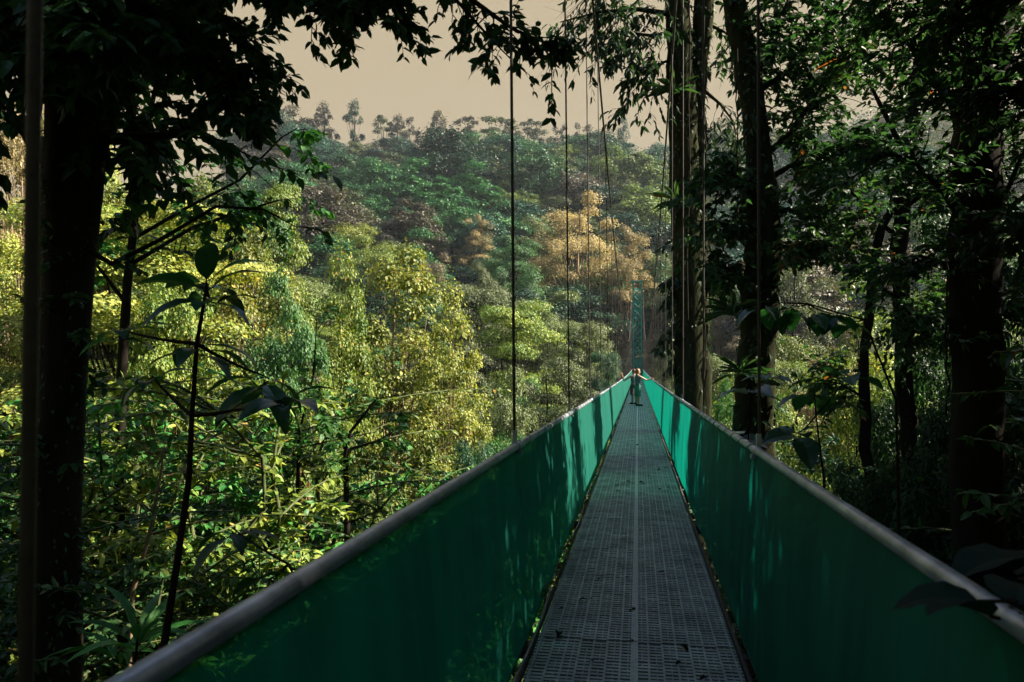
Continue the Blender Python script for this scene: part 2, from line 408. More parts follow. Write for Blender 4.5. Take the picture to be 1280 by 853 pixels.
def tree_meshes(seed, Ht, R, base, ncl, lpc, leaf, tmpl=T_FAR, flat=.6, cr=(.22, .38), shape='dome', trunk_r=.3, limb=True, up=.55):
    rng = np.random.default_rng(seed)
    tr, cr_ = MB(), MB()
    lean = rng.normal(size=2)*.05*Ht
    tp = curve((0, 0, -1.5), (lean[0], lean[1], Ht*.86), (rng.normal()*.3, rng.normal()*.3, 0), 9, rng, .08*trunk_r/.3)
    tr.tube(tp, np.linspace(trunk_r, trunk_r*.25, 9), 8, rough=.08, rng=rng)
    cen = []
    for k in range(ncl):
        for _ in range(30):
            u = rvec(rng, 1)[0]
            if shape == 'dome':
                u[2] = abs(u[2])*1.0-.25*(rng.random() < .3)
                q = rng.uniform(.62, .95)
                c = np.array([u[0]*R*q, u[1]*R*q, base+(Ht-base)*(.15+.75*max(0, u[2])*q)+(Ht-base)*.1*rng.normal()])
            elif shape == 'spire':
                h = rng.random()**1.1; rr = R*(1-h)**.65*rng.uniform(.45, 1)
                a = rng.uniform(0, 2*PI); c = np.array([rr*math.cos(a), rr*math.sin(a), base+(Ht-base)*h*.96])
            else:   # layered
                h = rng.choice([.25, .5, .75, .95])+rng.normal()*.04; a = rng.uniform(0, 2*PI)
                rr = R*(1.05-.55*h*h)*rng.uniform(.25, 1)
                c = np.array([rr*math.cos(a), rr*math.sin(a), base+(Ht-base)*h])
            if all(np.linalg.norm(c-o) > R*.24 for o in cen): break
        cen.append(c)
        r = R*rng.uniform(*cr)
        clump_leaves(cr_, rng, c, r, int(lpc*rng.uniform(.7, 1.3)), leaf, tmpl, flat, up=up, dark=rng.normal()*.10)
        if limb:
            t0 = tp[int(np.clip((c[2]*.55/Ht)*8, 2, 7))]
            tr.tube(curve(t0, c, (0, 0, -.06*R), 6, rng, .04*R/5), np.linspace(trunk_r*.32, trunk_r*.06, 6), 5, caps=False)
    return tr, cr_

class Proto:
    def __init__(s, key, *a, **k):
        tr, cr = tree_meshes(*a, **k)
        s.trunk = tr.mesh('trunk', M['bark']); s.crown = cr.mesh('crown', LM['green'])
        both = MB(); both.v = cr.v+[]; both.f = [(f, 0, q) for f, _, q in cr.f]; both.n = cr.n
        n0 = both.n
        for (v, t) in tr.v: both.v.append((v, t))
        both.f += [(f+n0, 1, q) for f, _, q in tr.f]
        s.both = both.mesh('tree', [LM['green'], M['bark']])
        s.H = a[1]; s.R = a[2]
def set_mat(o, idx, m):
    o.material_slots[idx].link = 'OBJECT'; o.material_slots[idx].material = m
def put_tree(pr, name, loc, sc, rz, leafm, label, cat, group=None, bark=None):
    t = thing(name, loc, label, cat, group, rz, sc)
    a = bpy.data.objects.new('trunk', pr.trunk); b = bpy.data.objects.new('crown', pr.crown)
    for o in (a, b): COL.objects.link(o); o.parent = t
    set_mat(b, 0, LM[leafm])
    if bark: set_mat(a, 0, M[bark])
    return t
def put_far(pr, name, loc, sc, rz, leafm, label, cat, group=None):
    o = bpy.data.objects.new(name, pr.both); COL.objects.link(o)
    o.location = loc; o.rotation_euler = (0, 0, rz); o.scale = sc
    set_mat(o, 0, LM[leafm]); return tag(o, label, cat, group)

# --- far hillside ------------------------------------------------------------
hillp = [Proto('h', 10+k, 17, 8.0, 6.5, 40+3*(k % 3), 340, .42, flat=(.7, .55, .85)[k % 3], cr=(.15, .33), shape=('dome', 'dome', 'layered')[k % 3], limb=False, trunk_r=.35) for k in range(7)]
openp = [Proto('o', 40+k, 19, 6.5, (8, 10.5, 6, 9, 11.5, 7)[k], (16, 12, 22, 10, 14, 18)[k], 210, .5, flat=(.8, .6, 1)[k % 3], cr=(.14, .34), shape=('dome', 'layered', 'spire')[k % 3], trunk_r=.38) for k in range(6)]

rng = np.random.default_rng(7)
pts = []
def far_ok(x, y, z):
    v = np.array([x, y, z])-EYE; d = v@FWD
    px = 640+F*(v@RGT)/d; py = 426.5-F*(v@UPV)/d
    return px, py, d
cand = []
for _ in range(9000):
    y = 105+rng.random()**.8*225; az = math.radians(rng.uniform(-30, 26)); x = math.tan(az)*y
    cand.append((x, y))
for x, y in cand:
    if abs(x) < 7 and y < 122: continue
    md = (6.8+4.2*((y-105)/225))*rng.uniform(.8, 1.3)
    if all((x-a)**2+(y-b)**2 > (.5*(md+m0))**2 for a, b, m0 in pts): pts.append((x, y, md))
pts.sort(key=lambda p: p[1])
HILLKIND = {
 'hgreen': 'mid green rounded tree', 'hdeep': 'dark green rounded tree', 'hteal': 'bluish green rounded tree',
 'holive': 'olive green rounded tree', 'hbrown': 'greyish brown rounded tree', 'tan': 'tan leaved rounded tree', 'hlime': 'yellow green rounded tree'}
nh = 0
for x, y, md in pts:
    z = Hf(x, y); px, py, d = far_ok(x, y, z+14)
    if px < 250 or px > 1330: continue
    if nh >= 285: break
    crest = np.interp(px, [250,350,440,520,600,700,800,850,950,1100,1280], [142,144,159,166,170,173,163,153,146,172,206])
    zone = 'low on the far hillside' if y < 160 else ('halfway up the far hillside' if y < 240 else 'high on the far hillside near its crest')
    w = [.34, .22, .16, .20, .03, .005, .045] if y > 170 else [.30, .14, .12, .26, .06, .04, .08]
    kind = rng.choice(list(HILLKIND), p=w)
    s = md/8.3*rng.uniform(.8, 1.22); pr = hillp[rng.integers(len(hillp))]
    lim = EYE[2]+d*math.sin(PITCH)+(426.5-crest)/F*d-z+rng.uniform(-1, .6)
    if lim < 5: continue
    zs = min(s*rng.uniform(.75, 1.1), (lim+1.5*s)/17.5)
    put_far(pr, 'hillside_tree', (x, y, z-1.5*s), (s*rng.uniform(.92, 1.15), s*rng.uniform(.92, 1.15), zs), rng.uniform(0, 6.28), kind,
            f'{HILLKIND[kind]} growing in the forest {zone}', 'tree', f'{HILLKIND[kind]}s {zone}')
    nh += 1
print('hill trees', nh, 'of', len(pts))
# the forest beyond those, and its understorey: one mass
und = MB(); rng = np.random.default_rng(8)
n = 40000
yy = 100+rng.random(n)*250; az = np.radians(rng.uniform(-34, 28, n)); xx = np.tan(az)*yy
zz_ = H(xx, yy)+rng.random(n)**2*5.5
nr = unit(rng.normal(size=(n, 3))*.6+np.array([0, -.3, .8])); dd = unit(np.cross(nr, rvec(rng, n)))
und.leaves(np.stack([xx, yy, zz_], -1), dd, nr, rng.uniform(.6, 1.3, n), T_FAR, tint=rng.random(n)*.9)
tag(und.build('undergrowth', LM['hdeep']), 'dark undergrowth filling the gaps between the trees of the far hill', 'undergrowth', kind='stuff')

# trees standing up along the crest
RIDGE = [  # px, top py, width px, label, colour
 (372,134,50,'broad dark tree where the ridge leaves the overhanging branches','ridge',0),
 (405,131,34,'small flat topped tree on the ridge','ridge',2),
 (442,128,30,'tallest narrow tree standing out against the sky on the ridge','hdeep',1),
 (478,148,34,'low tree with a golden edge on the ridge','holive',3),
 (497,146,30,'rounded brown tree on the ridge beside a forked bare tree','ridge',0),
 (514,145,20,'leaning forked tree with few leaves on the ridge','ridge',2),
 (548,140,32,'spreading umbrella shaped tree on the ridge','ridge',0),
 (582,149,34,'round open tree alone on the ridge','ridge',1),
 (622,150,56,'wide bushy tree with yellowish top on the ridge','holive',3),
 (663,153,40,'bushy tree on the ridge right behind the thickest hanger cable','holive',1),
 (700,153,26,'group of thin stems with bushy tops on the ridge','ridge',2),
 (726,153,30,'low rounded tree on the ridge between two hanger cables','ridge',0),
 (779,145,18,'lonely small tree sticking out of the crest right of the cables','hdeep',3)]
rng = np.random.default_rng(9)
for px, py, wp, lab, colr, pi in RIDGE:
    d = 318.; p = W(px, py, d); z = Hf(p[0], p[1]); pr = openp[(pi+px) % 6]
    ht = max(14., p[2]-z+1); sx = wp/F*d/(2*pr.R)*1.15
    put_tree(pr, 'ridge_tree', (p[0], p[1], p[2]-ht), (sx, sx, ht/pr.H), rng.uniform(0, 6), colr, lab, 'tree', 'trees standing along the ridge')

# --- middle distance trees ---------------------------------------------------
MID = {
 'umbrella': [Proto('u', 60+k, 15, 6.2, 6, 30, 1300, .17, flat=.42, cr=(.24, .38), shape='dome', trunk_r=.28) for k in range(3)],
 'layered':  [Proto('l', 70+k, 15, 6.0, 5, 32, 1150, .17, flat=.34, cr=(.24, .40), shape='layered', trunk_r=.28) for k in range(2)],
 'feathery': [Proto('f', 80+k, 14, 4.6, 2.0, 84, 430, .15, flat=.85, cr=(.15, .28), shape='spire', trunk_r=.16, up=.35) for k in range(3)],
 'bushy':    [Proto('b', 90+k, 11, 4.3, 2.2, 50, 640, .15, flat=.7, cr=(.2, .33), shape='dome', trunk_r=.17) for k in range(3)],
 'airy':     [Proto('a', 95+k, 16, 6.0, 5, 40, 560, .18, flat=.7, cr=(.15, .30), shape='dome', trunk_r=.3) for k in range(2)],
}
def clear(x, y, sx, pr):
    """no crown grows through the bridge"""
    if -6 < y < 108: sx = min(sx, max(.25, (abs(x)-.95)/(pr.R*1.3)))
    return sx
def mid(px, py, d, wpx, typ, k, colr, name, label, group=None, bark=None, cat='tree'):
    p = W(px, py, d); z = Hf(p[0], p[1]); pr = MID[typ][k % len(MID[typ])]
    ht = max(3., p[2]-z+.2); sx = wpx/F*d/(2*pr.R); sx = clear(p[0], p[1], sx, pr)
    return put_tree(pr, name, (p[0], p[1], p[2]-ht), (sx, sx, ht/pr.H), (px*7+py) % 6.28, colr, label, 'tree' if cat is None else cat, group, bark)
mrow = [
 # beyond the bridge, around the tower
 (722,236,132,120,'airy',0,'tan','tall tan tree behind the hanger cables, higher one of the tan pair',None),
 (786,286,124,84,'airy',1,'tan','tan tree with feathery crown rising right behind the lattice tower',None),
 (667,262,136,66,'umbrella',0,'olive','olive tree with pale top left of the tan trees',None),
 (640,288,120,90,'umbrella',1,'green','round green tree below the olive tree and left of the tan trees',None),
 (835,300,128,80,'airy',0,'olive','olive tree between the right hanger cables and the twin trunk',None),
 (896,356,100,40,'umbrella',2,'tan','small tan crown seen in the gap between the two big trunks',None),
 (597,272,150,60,'airy',1,'tan','open tan tree with bare upper limbs on the lower hill',None),
 (598,318,105,44,'umbrella',0,'olive','small olive topped tree above the pale layered trees',None),
 (546,308,112,70,'airy',0,'brown','greyish leafless looking bush tree on the lower hill',None),
 (466,276,110,100,'umbrella',2,'lime','yellow topped tree rising above the bright thicket on the lower hill',None),
 (520,352,95,90,'umbrella',1,'green','green round tree behind the right flank of the golden tree',None),
 # the valley trees left of the bridge
 (622,340,86,120,'umbrella',0,'olive','pale olive tree with layered top under the small olive topped tree',None),
 (590,366,76,120,'layered',0,'olive','flat topped olive tree beside the golden tree',None),
 (690,362,84,150,'umbrella',1,'olive','wide olive tree crossed by the second hanger cable',None),
 (640,392,66,130,'layered',1,'lime','yellow green layered tree crossed by the nearest hanger cable',None),
 (735,398,76,120,'umbrella',2,'olive','olive tree filling the valley just left of the tower',None),
 (690,432,58,130,'umbrella',0,'olive','olive tree low in the valley behind the left net side',None),
 (622,432,52,110,'bushy',2,'olive','pale olive tree low in the valley beside the golden tree',None),
 (755,448,60,70,'layered',0,'deep','dark green tree just over the far end of the left handrail',None),
 (830,420,72,70,'umbrella',1,'olive','olive tree behind the right handrail next to the tower',None),
 (850,470,50,60,'bushy',0,'lime','yellow green bush behind the right handrail near the twin trunk',None),
 # the slope left of the bridge
 (500,292,33,250,'feathery',0,'gold','big golden tree with pale thin stems, brightest one beside the bridge',None),
 (432,314,30,150,'feathery',1,'lime','yellow green feathery tree left of the golden tree',None),
 (566,368,31,150,'feathery',2,'gold','smaller golden tree on the lower right flank of the big golden tree',None),
 (360,302,27,130,'bushy',0,'green','dense green bush tree between the overhanging leaves and the golden tree',None),
 (300,242,38,190,'bushy',1,'gold','golden bush tree high on the slope under the dark overhanging leaves',None),
 (225,205,42,190,'airy',0,'lime','tall yellow green tree high on the slope beside the dark trunk',None),
 (150,190,44,170,'bushy',2,'gold','golden tree seen just right of the dark trunk, high on the slope',None),
 (330,215,50,150,'umbrella',1,'lime','yellow green tree at the top of the slope next to the far hill',None),
 (20,270,34,150,'bushy',0,'gold','golden tree seen left of the dark trunk',None),
 (30,40,38,160,'airy',1,'tan','tall tan tree glimpsed at the upper left corner behind dark leaves',None),
 (95,120,46,150,'airy',0,'gold','tall golden tree mostly hidden behind the dark trunk',None),
 (215,300,26,150,'bushy',1,'lime','yellow green bush tree behind the sapling with large leaves',None),
 (400,430,22,110,'bushy',2,'lime','light green rounded bush tree just right of the large sapling leaves',None),
 (455,560,19,110,'bushy',0,'lime','yellow green bush tree under the golden tree near the left handrail',None),
 (640,512,26,100,'bushy',1,'bright','vivid green bush where the nearest hanger cable meets the handrail',None),
 (690,515,30,70,'bushy',2,'bright','vivid green low bush behind the left net side past the second hanger',None),
 (590,520,22,90,'bushy',1,'deep','dark green bush above the left handrail under the golden tree',None),
 # right of the bridge
 (1060,360,25,150,'bushy',0,'lime','sunlit yellow green tree glowing between the dark shrubs',None),
 (960,395,60,130,'umbrella',0,'lime','yellow crowned tree in the sunny gap right of the mossy trunk',None),
 (1030,440,50,120,'umbrella',1,'tan','pale tan tree in the sunny gap above the big round leaf',None),
 (990,300,90,120,'airy',0,'olive','olive tree far off in the gap right of the mossy trunk',None),
 (1130,420,70,160,'umbrella',2,'olive','olive tree far off behind the dark shrubs',None),
 (1210,380,80,170,'layered',1,'lime','yellow green tree far off behind the dark trunk',None),
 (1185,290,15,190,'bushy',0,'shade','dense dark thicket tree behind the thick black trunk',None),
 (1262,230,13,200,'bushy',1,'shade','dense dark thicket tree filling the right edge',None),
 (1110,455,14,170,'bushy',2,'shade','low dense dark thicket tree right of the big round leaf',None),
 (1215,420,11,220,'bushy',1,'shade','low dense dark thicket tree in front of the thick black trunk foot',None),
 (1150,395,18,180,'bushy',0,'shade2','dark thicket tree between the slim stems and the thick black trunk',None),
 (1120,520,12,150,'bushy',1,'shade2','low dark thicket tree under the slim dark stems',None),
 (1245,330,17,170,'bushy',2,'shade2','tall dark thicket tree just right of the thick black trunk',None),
 (905,440,34,60,'bushy',2,'bright','bright green bush between the two big trunks',None),
]
for r in mrow:
    px, py, d, wp, ty, k, c, lab, grp = r
    mid(px, py, d, wp, ty, k, c, 'golden_tree' if c == 'gold' else ('tan_tree' if c == 'tan' else 'thicket_tree' if c.startswith('shade') else 'valley_tree'), lab, grp, bark='bark_pale' if c in ('gold', 'tan') else None, cat='tree')

# background filler trees on the slope and in the valley, told apart only by colour and place
rng = np.random.default_rng(21)
fill = []
for _ in range(2500):
    y = rng.uniform(26, 108); az = math.radians(rng.uniform(-52, 27)); x = y*math.tan(az)
    if -2.2 < x < 4.0 or (x > 0 and y < 34): continue
    if y < 52 and math.radians(-27) < az < math.radians(-2): continue
    md = 5.2+.035*y
    if all((x-a)**2+(y-b)**2 > md*md for a, b in fill): fill.append((x, y))
FK = {'green': 'mid green', 'olive': 'olive green', 'lime': 'yellow green', 'deep': 'dark green', 'gold': 'golden', 'brown': 'greyish brown'}
for x, y in fill[:150]:
    side = 'on the slope left of the bridge' if x < -14 and y < 60 else ('in the valley left of the bridge' if x < 0 else 'in the valley right of the bridge')
    c = rng.choice(list(FK), p=([.16, .22, .3, .06, .2, .06] if x < -14 and y < 60 else [.22, .36, .26, .06, .04, .06]))
    ty = rng.choice(['umbrella', 'layered', 'bushy', 'airy']); pr = MID[ty][rng.integers(len(MID[ty]))]
    # keep the crowns under the line of sight to the far hill
    dist = math.hypot(x, y); z = Hf(x, y)
    azd = math.degrees(math.atan2(x, y))
    lim = np.interp(azd, [-52, -34, -28, -20, -12, -4, 0, 30], [17, 15, 11.5, 8.5, 5.0, 2.0, .5, 6])
    ht = min(rng.uniform(8, 17), EYE[2]+dist*math.tan(math.radians(lim))-z)
    if ht < 4: continue
    s = np.clip(ht/pr.H, .4, 1.1)
    put_tree(pr, 'forest_tree', (x, y, z), (clear(x, y, s*rng.uniform(.85, 1.1), pr),)*2+(ht/pr.H,), rng.uniform(0, 6), c,
             f'{FK[c]} forest tree standing {side}', 'tree', f'{FK[c]} forest trees {side}')

# --- shrubs on the near slopes -----------------------------------------------
def shrub_mesh(seed, Ht, R, nst, leaf, tmpl, lps, wid=1.0, droop=.25, sub=3):
    rng = np.random.default_rng(seed); st, lf = MB(), MB()
    for k in range(nst):
        a = rng.uniform(0, 6.28); rr = R*math.sqrt(rng.random())
        h = Ht*rng.uniform(.5, 1)
        c = curve((rng.normal()*.12, rng.normal()*.12, -.4), (rr*math.cos(a), rr*math.sin(a), h), (0, 0, h*.2), 10, rng, .03*Ht)
        st.tube(c, np.linspace(.022, .006, 10)*Ht/2.5, 5, caps=False)
        stems = [(c, 3)]
        for _ in range(sub):
            i0 = rng.integers(4, 9); e = c[i0]+np.array([rng.normal(), rng.normal(), rng.uniform(-.1, .7)])*.24*Ht
            c2 = curve(c[i0], e, (0, 0, .05*Ht), 6); st.tube(c2, np.linspace(.008, .003, 6)*Ht/2.5, 4, caps=False); stems.append((c2, 0))
        for c2, i0 in stems:
            n = max(3, int(lps*(1 if i0 else .55)))
            t = np.sort(rng.uniform(i0/(len(c2)-1), 1, n))*(len(c2)-1); i = np.minimum(t.astype(int), len(c2)-2); fr = (t-i)[:, None]
            pos = c2[i]*(1-fr)+c2[i+1]*fr; tg = unit(c2[i+1]-c2[i])
            d = unit(rvec(rng, n)*np.array([1, 1, .45])+tg*.45+np.array([0, 0, -droop]))
            nr = unit(np.array([0, 0, 1.])+rng.normal(size=(n, 3))*.38)
            lf.leaves(pos, d, nr, leaf*rng.uniform(.55, 1.3, n), tmpl, 0, np.clip(rng.normal(.45, .25, n), 0, 1), wid)
    return st.mesh('stems', M['stem']), lf.mesh('leaves', LM['shade2'])
SH = {
 'small': [shrub_mesh(200+k, 2.6, 1.4, 13, .082, T_NEAR, 78, 1.2, sub=6) for k in range(3)],
 'broad': [shrub_mesh(210+k, 2.6, 1.3, 9, .2, T_NEAR, 28, 1.25, .35, sub=4) for k in range(3)],
 'strap': [shrub_mesh(220+k, 1.9, 1.2, 9, .55, T_LONG, 16, 1.0, .1, sub=1) for k in range(2)],
 'tall':  [shrub_mesh(230+k, 4.6, 1.5, 9, .105, T_NEAR, 115, 1.1, sub=8) for k in range(3)],
}
def shrub(ty, k, x, y, sc, rz, colr, label, group, name='shrub', zoff=-.1):
    st, lf = SH[ty][k % len(SH[ty])]
    hm_ = {'small': 2.9, 'broad': 2.9, 'strap': 2.2, 'tall': 5.2}[ty]; room = dz(y)-.25-Hf(x, y)
    if abs(x) < .75+2.4*sc and y > -2:
        if room < .5: return None
        sc = min(sc, room/hm_)
    t = thing(name, (x, y, Hf(x, y)+zoff), label, 'shrub', group, rz, sc)
    a = bpy.data.objects.new('stems', st); b = bpy.data.objects.new('leaves', lf)
    for o in (a, b): COL.objects.link(o); o.parent = t
    set_mat(b, 0, LM[colr]); return t
SK = {'small': 'small leaved', 'broad': 'broad leaved', 'strap': 'strap leaved', 'tall': 'tall slender'}
SC = {'shade2': 'dark green', 'green': 'mid green', 'bright': 'vivid green', 'lime': 'yellow green', 'gold': 'golden', 'olive': 'olive', 'red': 'rusty', 'deep': 'deep green', 'shade': 'blackish green'}
rng = np.random.default_rng(31)
pl = []
for _ in range(4000):
    az = math.radians(rng.uniform(-52, -6)); r = rng.uniform(4.0, 27); x, y = r*math.sin(az), r*math.cos(az)
    if x > -1.7: continue
    md = .95+.042*r
    if all((x-a)**2+(y-b)**2 > md*md for a, b in pl): pl.append((x, y))
pl.sort(key=lambda p: math.hypot(*p))
for x, y in pl[:190]:
    r = math.hypot(x, y)
    ty = rng.choice(['small', 'broad', 'strap', 'tall'], p=[.3, .26, .12, .32])
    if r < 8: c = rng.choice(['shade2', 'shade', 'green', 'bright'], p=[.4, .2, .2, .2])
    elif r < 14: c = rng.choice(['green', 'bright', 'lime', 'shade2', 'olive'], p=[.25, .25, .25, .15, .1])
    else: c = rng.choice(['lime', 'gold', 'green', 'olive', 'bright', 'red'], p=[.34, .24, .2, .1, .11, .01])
    where = 'close under the left handrail' if r < 8 else ('a few metres down the left slope' if r < 14 else 'farther off on the sunny left slope')
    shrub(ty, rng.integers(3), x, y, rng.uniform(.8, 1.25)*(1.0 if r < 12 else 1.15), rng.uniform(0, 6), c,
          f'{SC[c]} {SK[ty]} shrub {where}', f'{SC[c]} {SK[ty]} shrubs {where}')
lit = []
for _ in range(900):
    az = math.radians(rng.uniform(-43, -17)); r = rng.uniform(9.5, 17); x, y = r*math.sin(az), r*math.cos(az)
    if x > -2.6 or y < 8: continue
    if all((x-a)**2+(y-b)**2 > .95 for a, b in lit): lit.append((x, y))
for x, y in lit[:48]:
    c = rng.choice(['bright', 'lime', 'green'], p=[.42, .36, .22]); ty = rng.choice(['small', 'tall', 'broad'], p=[.45, .4, .15])
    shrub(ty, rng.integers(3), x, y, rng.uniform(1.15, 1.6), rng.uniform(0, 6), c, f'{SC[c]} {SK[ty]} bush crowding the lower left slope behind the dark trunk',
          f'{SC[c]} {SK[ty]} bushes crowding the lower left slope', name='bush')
# right hand undergrowth, all in the shade
pr_ = []
for _ in range(3000):
    az = math.radians(rng.uniform(4, 42)); r = rng.uniform(3.2, 21); x, y = r*math.sin(az), r*math.cos(az)
    if x < 1.55: continue
    md = .85+.035*r
    if all((x-a)**2+(y-b)**2 > md*md for a, b in pr_): pr_.append((x, y))
for x, y in pr_[:120]:
    r = math.hypot(x, y); ty = rng.choice(['small', 'broad', 'tall'], p=[.35, .3, .35])
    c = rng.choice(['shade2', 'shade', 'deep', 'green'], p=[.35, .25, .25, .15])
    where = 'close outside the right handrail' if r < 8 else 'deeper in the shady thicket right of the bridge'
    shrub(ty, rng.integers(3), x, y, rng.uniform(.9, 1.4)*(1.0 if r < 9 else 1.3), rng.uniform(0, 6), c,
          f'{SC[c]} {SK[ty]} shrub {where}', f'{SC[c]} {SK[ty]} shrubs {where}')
# ground cover of leaves and herbs
gc = MB(); n = 42000
r = 3+rng.random(n)**1.4*60; az = np.radians(rng.uniform(-54, 42, n)); xx, yy = r*np.sin(az), r*np.cos(az)
k = (np.abs(xx) > .4); xx, yy, r = xx[k], yy[k], r[k]; n = len(xx)
nr = unit(rng.normal(size=(n, 3))*.5+np.array([0, 0, .8])); dd = unit(np.cross(nr, rvec(rng, n)))
gc.leaves(np.stack([xx, yy, H(xx, yy)+rng.random(n)*(.25+.02*r)], -1), dd, nr, (.08+.004*r)*rng.uniform(.7, 1.6, n), T_FAR, tint=rng.random(n))
tag(gc.build('ground_cover', LM['shade2']), 'low herbs and leaves covering the forest floor around the bridge', 'ground cover', kind='stuff')

# --- boughs with real twigs for the trees close by ----------------------------
def bough(rng, wood, lf, pts, r, ntw, twl, leaf, tmpl=T_NEAR, droop=.5, t0=.15, wid=1.2, lpt=9, r1=.15, subs=2, bare=0):
    pts = np.asarray(pts, float)
    m = len(pts); wood.tube(pts, np.linspace(r, r*r1, m), 7, rough=.06, rng=rng)
    for k in range(ntw):
        t = rng.uniform(t0, 1)*(m-1); i = min(int(t), m-2); p = pts[i]*(1-t+i)+pts[i+1]*(t-i); tg = unit(pts[i+1]-pts[i])
        L = twl*rng.uniform(.5, 1.2)
        d = unit(rvec(rng, 1)[0]*np.array([1, 1, .6])+tg*.7+np.array([0, 0, -.15*droop]))
        c = curve(p, p+d*L+np.array([0, 0, -droop*L*.35]), (0, 0, .08*L), 7, rng, .012*L)
        rt = max(.004, r*.16); wood.tube(c, np.linspace(rt, .0025, 7), 4, caps=False)
        cs = [c]
        for _ in range(subs):
            q = c[rng.integers(2, 6)]; d2 = unit(d+rvec(rng, 1)[0]*.9)
            c2 = curve(q, q+d2*L*.5+np.array([0, 0, -droop*L*.18]), (0, 0, 0), 5); wood.tube(c2, np.linspace(.004, .002, 5), 3, caps=False); cs.append(c2)
        for c2 in cs:
            if rng.random() < bare: continue
            n = max(3, int(lpt*rng.uniform(.7, 1.3)))
            tt = np.sort(rng.uniform(.1, 1, n))*(len(c2)-1); ii = np.minimum(tt.astype(int), len(c2)-2); fr = (tt-ii)[:, None]
            pos = c2[ii]*(1-fr)+c2[ii+1]*fr; g_ = unit(c2[ii+1]-c2[ii])
            side = unit(np.cross(g_, np.array([0, 0, 1.]))+1e-6)*np.where(np.arange(n) % 2, 1, -1)[:, None]
            dd = unit(side*.8+g_*.6+rng.normal(size=(n, 3))*.35+np.array([0, 0, -droop*.7]))
            nn = unit(np.array([0, 0, 1.])+rng.normal(size=(n, 3))*.45)
            lf.leaves(pos, dd, nn, leaf*rng.uniform(.6, 1.25, n), tmpl, 0, np.clip(rng.normal(.45, .25, n), 0, 1), wid)

def moss_fringe(rng, lf, pts, rad, n, leaf):
    """moss, ferns and small epiphytes hanging from a limb or trunk"""
    pts = np.asarray(pts, float); m = len(pts); rad = np.broadcast_to(np.asarray(rad, float), (m,))
    t = rng.uniform(0, m-1, n); i = np.minimum(t.astype(int), m-2); f = (t-i)[:, None]
    p = pts[i]*(1-f)+pts[i+1]*f; q = rvec(rng, n); rr = rad[i][:, None]
    lf.leaves(p+q*rr*.95, unit(q*.8+np.array([0, 0, -.9])+rng.normal(size=(n, 3))*.3), q, leaf*rng.uniform(.4, 1.5, n), T_NEAR, 0, rng.random(n)*.8, .9)

# big dark tree just left of the bridge ---------------------------------------
rng = np.random.default_rng(51)
lt = thing('rainforest_tree', (0, 0, 0), 'huge black silhouetted tree left of the bridge with leafy boughs hanging into the sky', 'tree')
base = W(72, 840, 6.6); bz = Hf(base[0], base[1]); o0 = np.array([base[0], base[1], bz]); lt.location = Vector(o0)
wood, lf = MB(), MB()
tk = [W(66, 1100, 6.6), W(68, 850, 6.6), W(70, 650, 6.6), W(76, 480, 6.6), W(84, 330, 6.6), W(92, 200, 6.6), W(104, 60, 6.5), W(112, -120, 6.4), W(118, -420, 6.3), W(118, -800, 6.3)]
tk[0][2] = bz-.6
tr_ = MB(); tr_.tube(np.array(tk)-o0, [.34,.21,.19,.19,.21,.24,.30,.34,.3,.2], 14, rough=.07, rng=rng)
tk2 = [W(50, 1100, 6.9), W(50, 700, 6.9), W(54, 420, 6.9), W(60, 260, 6.8), W(86, 90, 6.6)]; tk2[0][2] = bz-.6
tr_.tube(np.array(tk2)-o0, [.13,.10,.085,.09,.14], 9, rough=.07, rng=rng)
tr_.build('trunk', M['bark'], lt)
def path(*a): return np.array([W(*q) for q in a])-o0
B = []
bw, bl = MB(), MB()
# horizontal and rising limbs
b1 = path((92,178,6.6),(130,174,6.6),(180,172,6.5),(228,168,6.4),(262,140,6.3))
bough(rng, bw, bl, b1, .075, 14, .9, .15, lpt=9, t0=.3)
b2 = path((88,300,6.6),(140,330,6.5),(200,300,6.4),(270,258,6.3),(330,262,6.2),(372,285,6.2))
bough(rng, bw, bl, b2, .028, 11, .4, .10, lpt=5, t0=.2)
b3 = path((104,40,6.5),(150,20,6.3),(205,40,6.1),(255,75,6.0),(295,100,5.9),(326,138,5.9))
bough(rng, bw, bl, b3, .06, 46, .34, .11, lpt=12, t0=.12)
b3b = path((205,60,6.1),(260,85,6.0),(310,88,6.0),(352,90,6.0))
bough(rng, bw, bl, b3b, .025, 16, .26, .10, lpt=6, t0=.2, subs=1)
b3c = path((104,-10,6.5),(180,-30,6.2),(240,0,6.1),(290,45,6.0))
bough(rng, bw, bl, b3c, .05, 40, .42, .11, lpt=11, t0=.2)
b4 = path((108,-60,6.4),(200,-110,6.2),(300,-110,6.0),(400,-60,5.9),(460,-35,5.8),(506,32,5.8))
bough(rng, bw, bl, b4, .07, 66, .36, .10, lpt=11, t0=.3)
b4b = path((400,-60,5.9),(430,-20,5.8),(436,-10,5.8),(422,12,5.8))
bough(rng, bw, bl, b4b, .025, 20, .26, .10, lpt=10, t0=.2)
b5 = path((300,-110,6.0),(420,-90,5.9),(520,-50,5.8),(590,0,5.8),(640,36,5.7),(700,62,5.7))
bough(rng, bw, bl, b5, .045, 26, .34, .095, lpt=8, t0=.35, subs=1)
b5b = path((520,-50,5.8),(570,0,5.8),(610,45,5.8),(642,78,5.8))
bough(rng, bw, bl, b5b, .022, 16, .3, .09, lpt=7, t0=.2, subs=1)
b6 = path((108,-90,6.4),(200,-70,6.0),(300,-50,5.7),(370,-22,5.6),(425,-8,5.5))
bough(rng, bw, bl, b6, .05, 48, .34, .105, lpt=11, t0=.25)
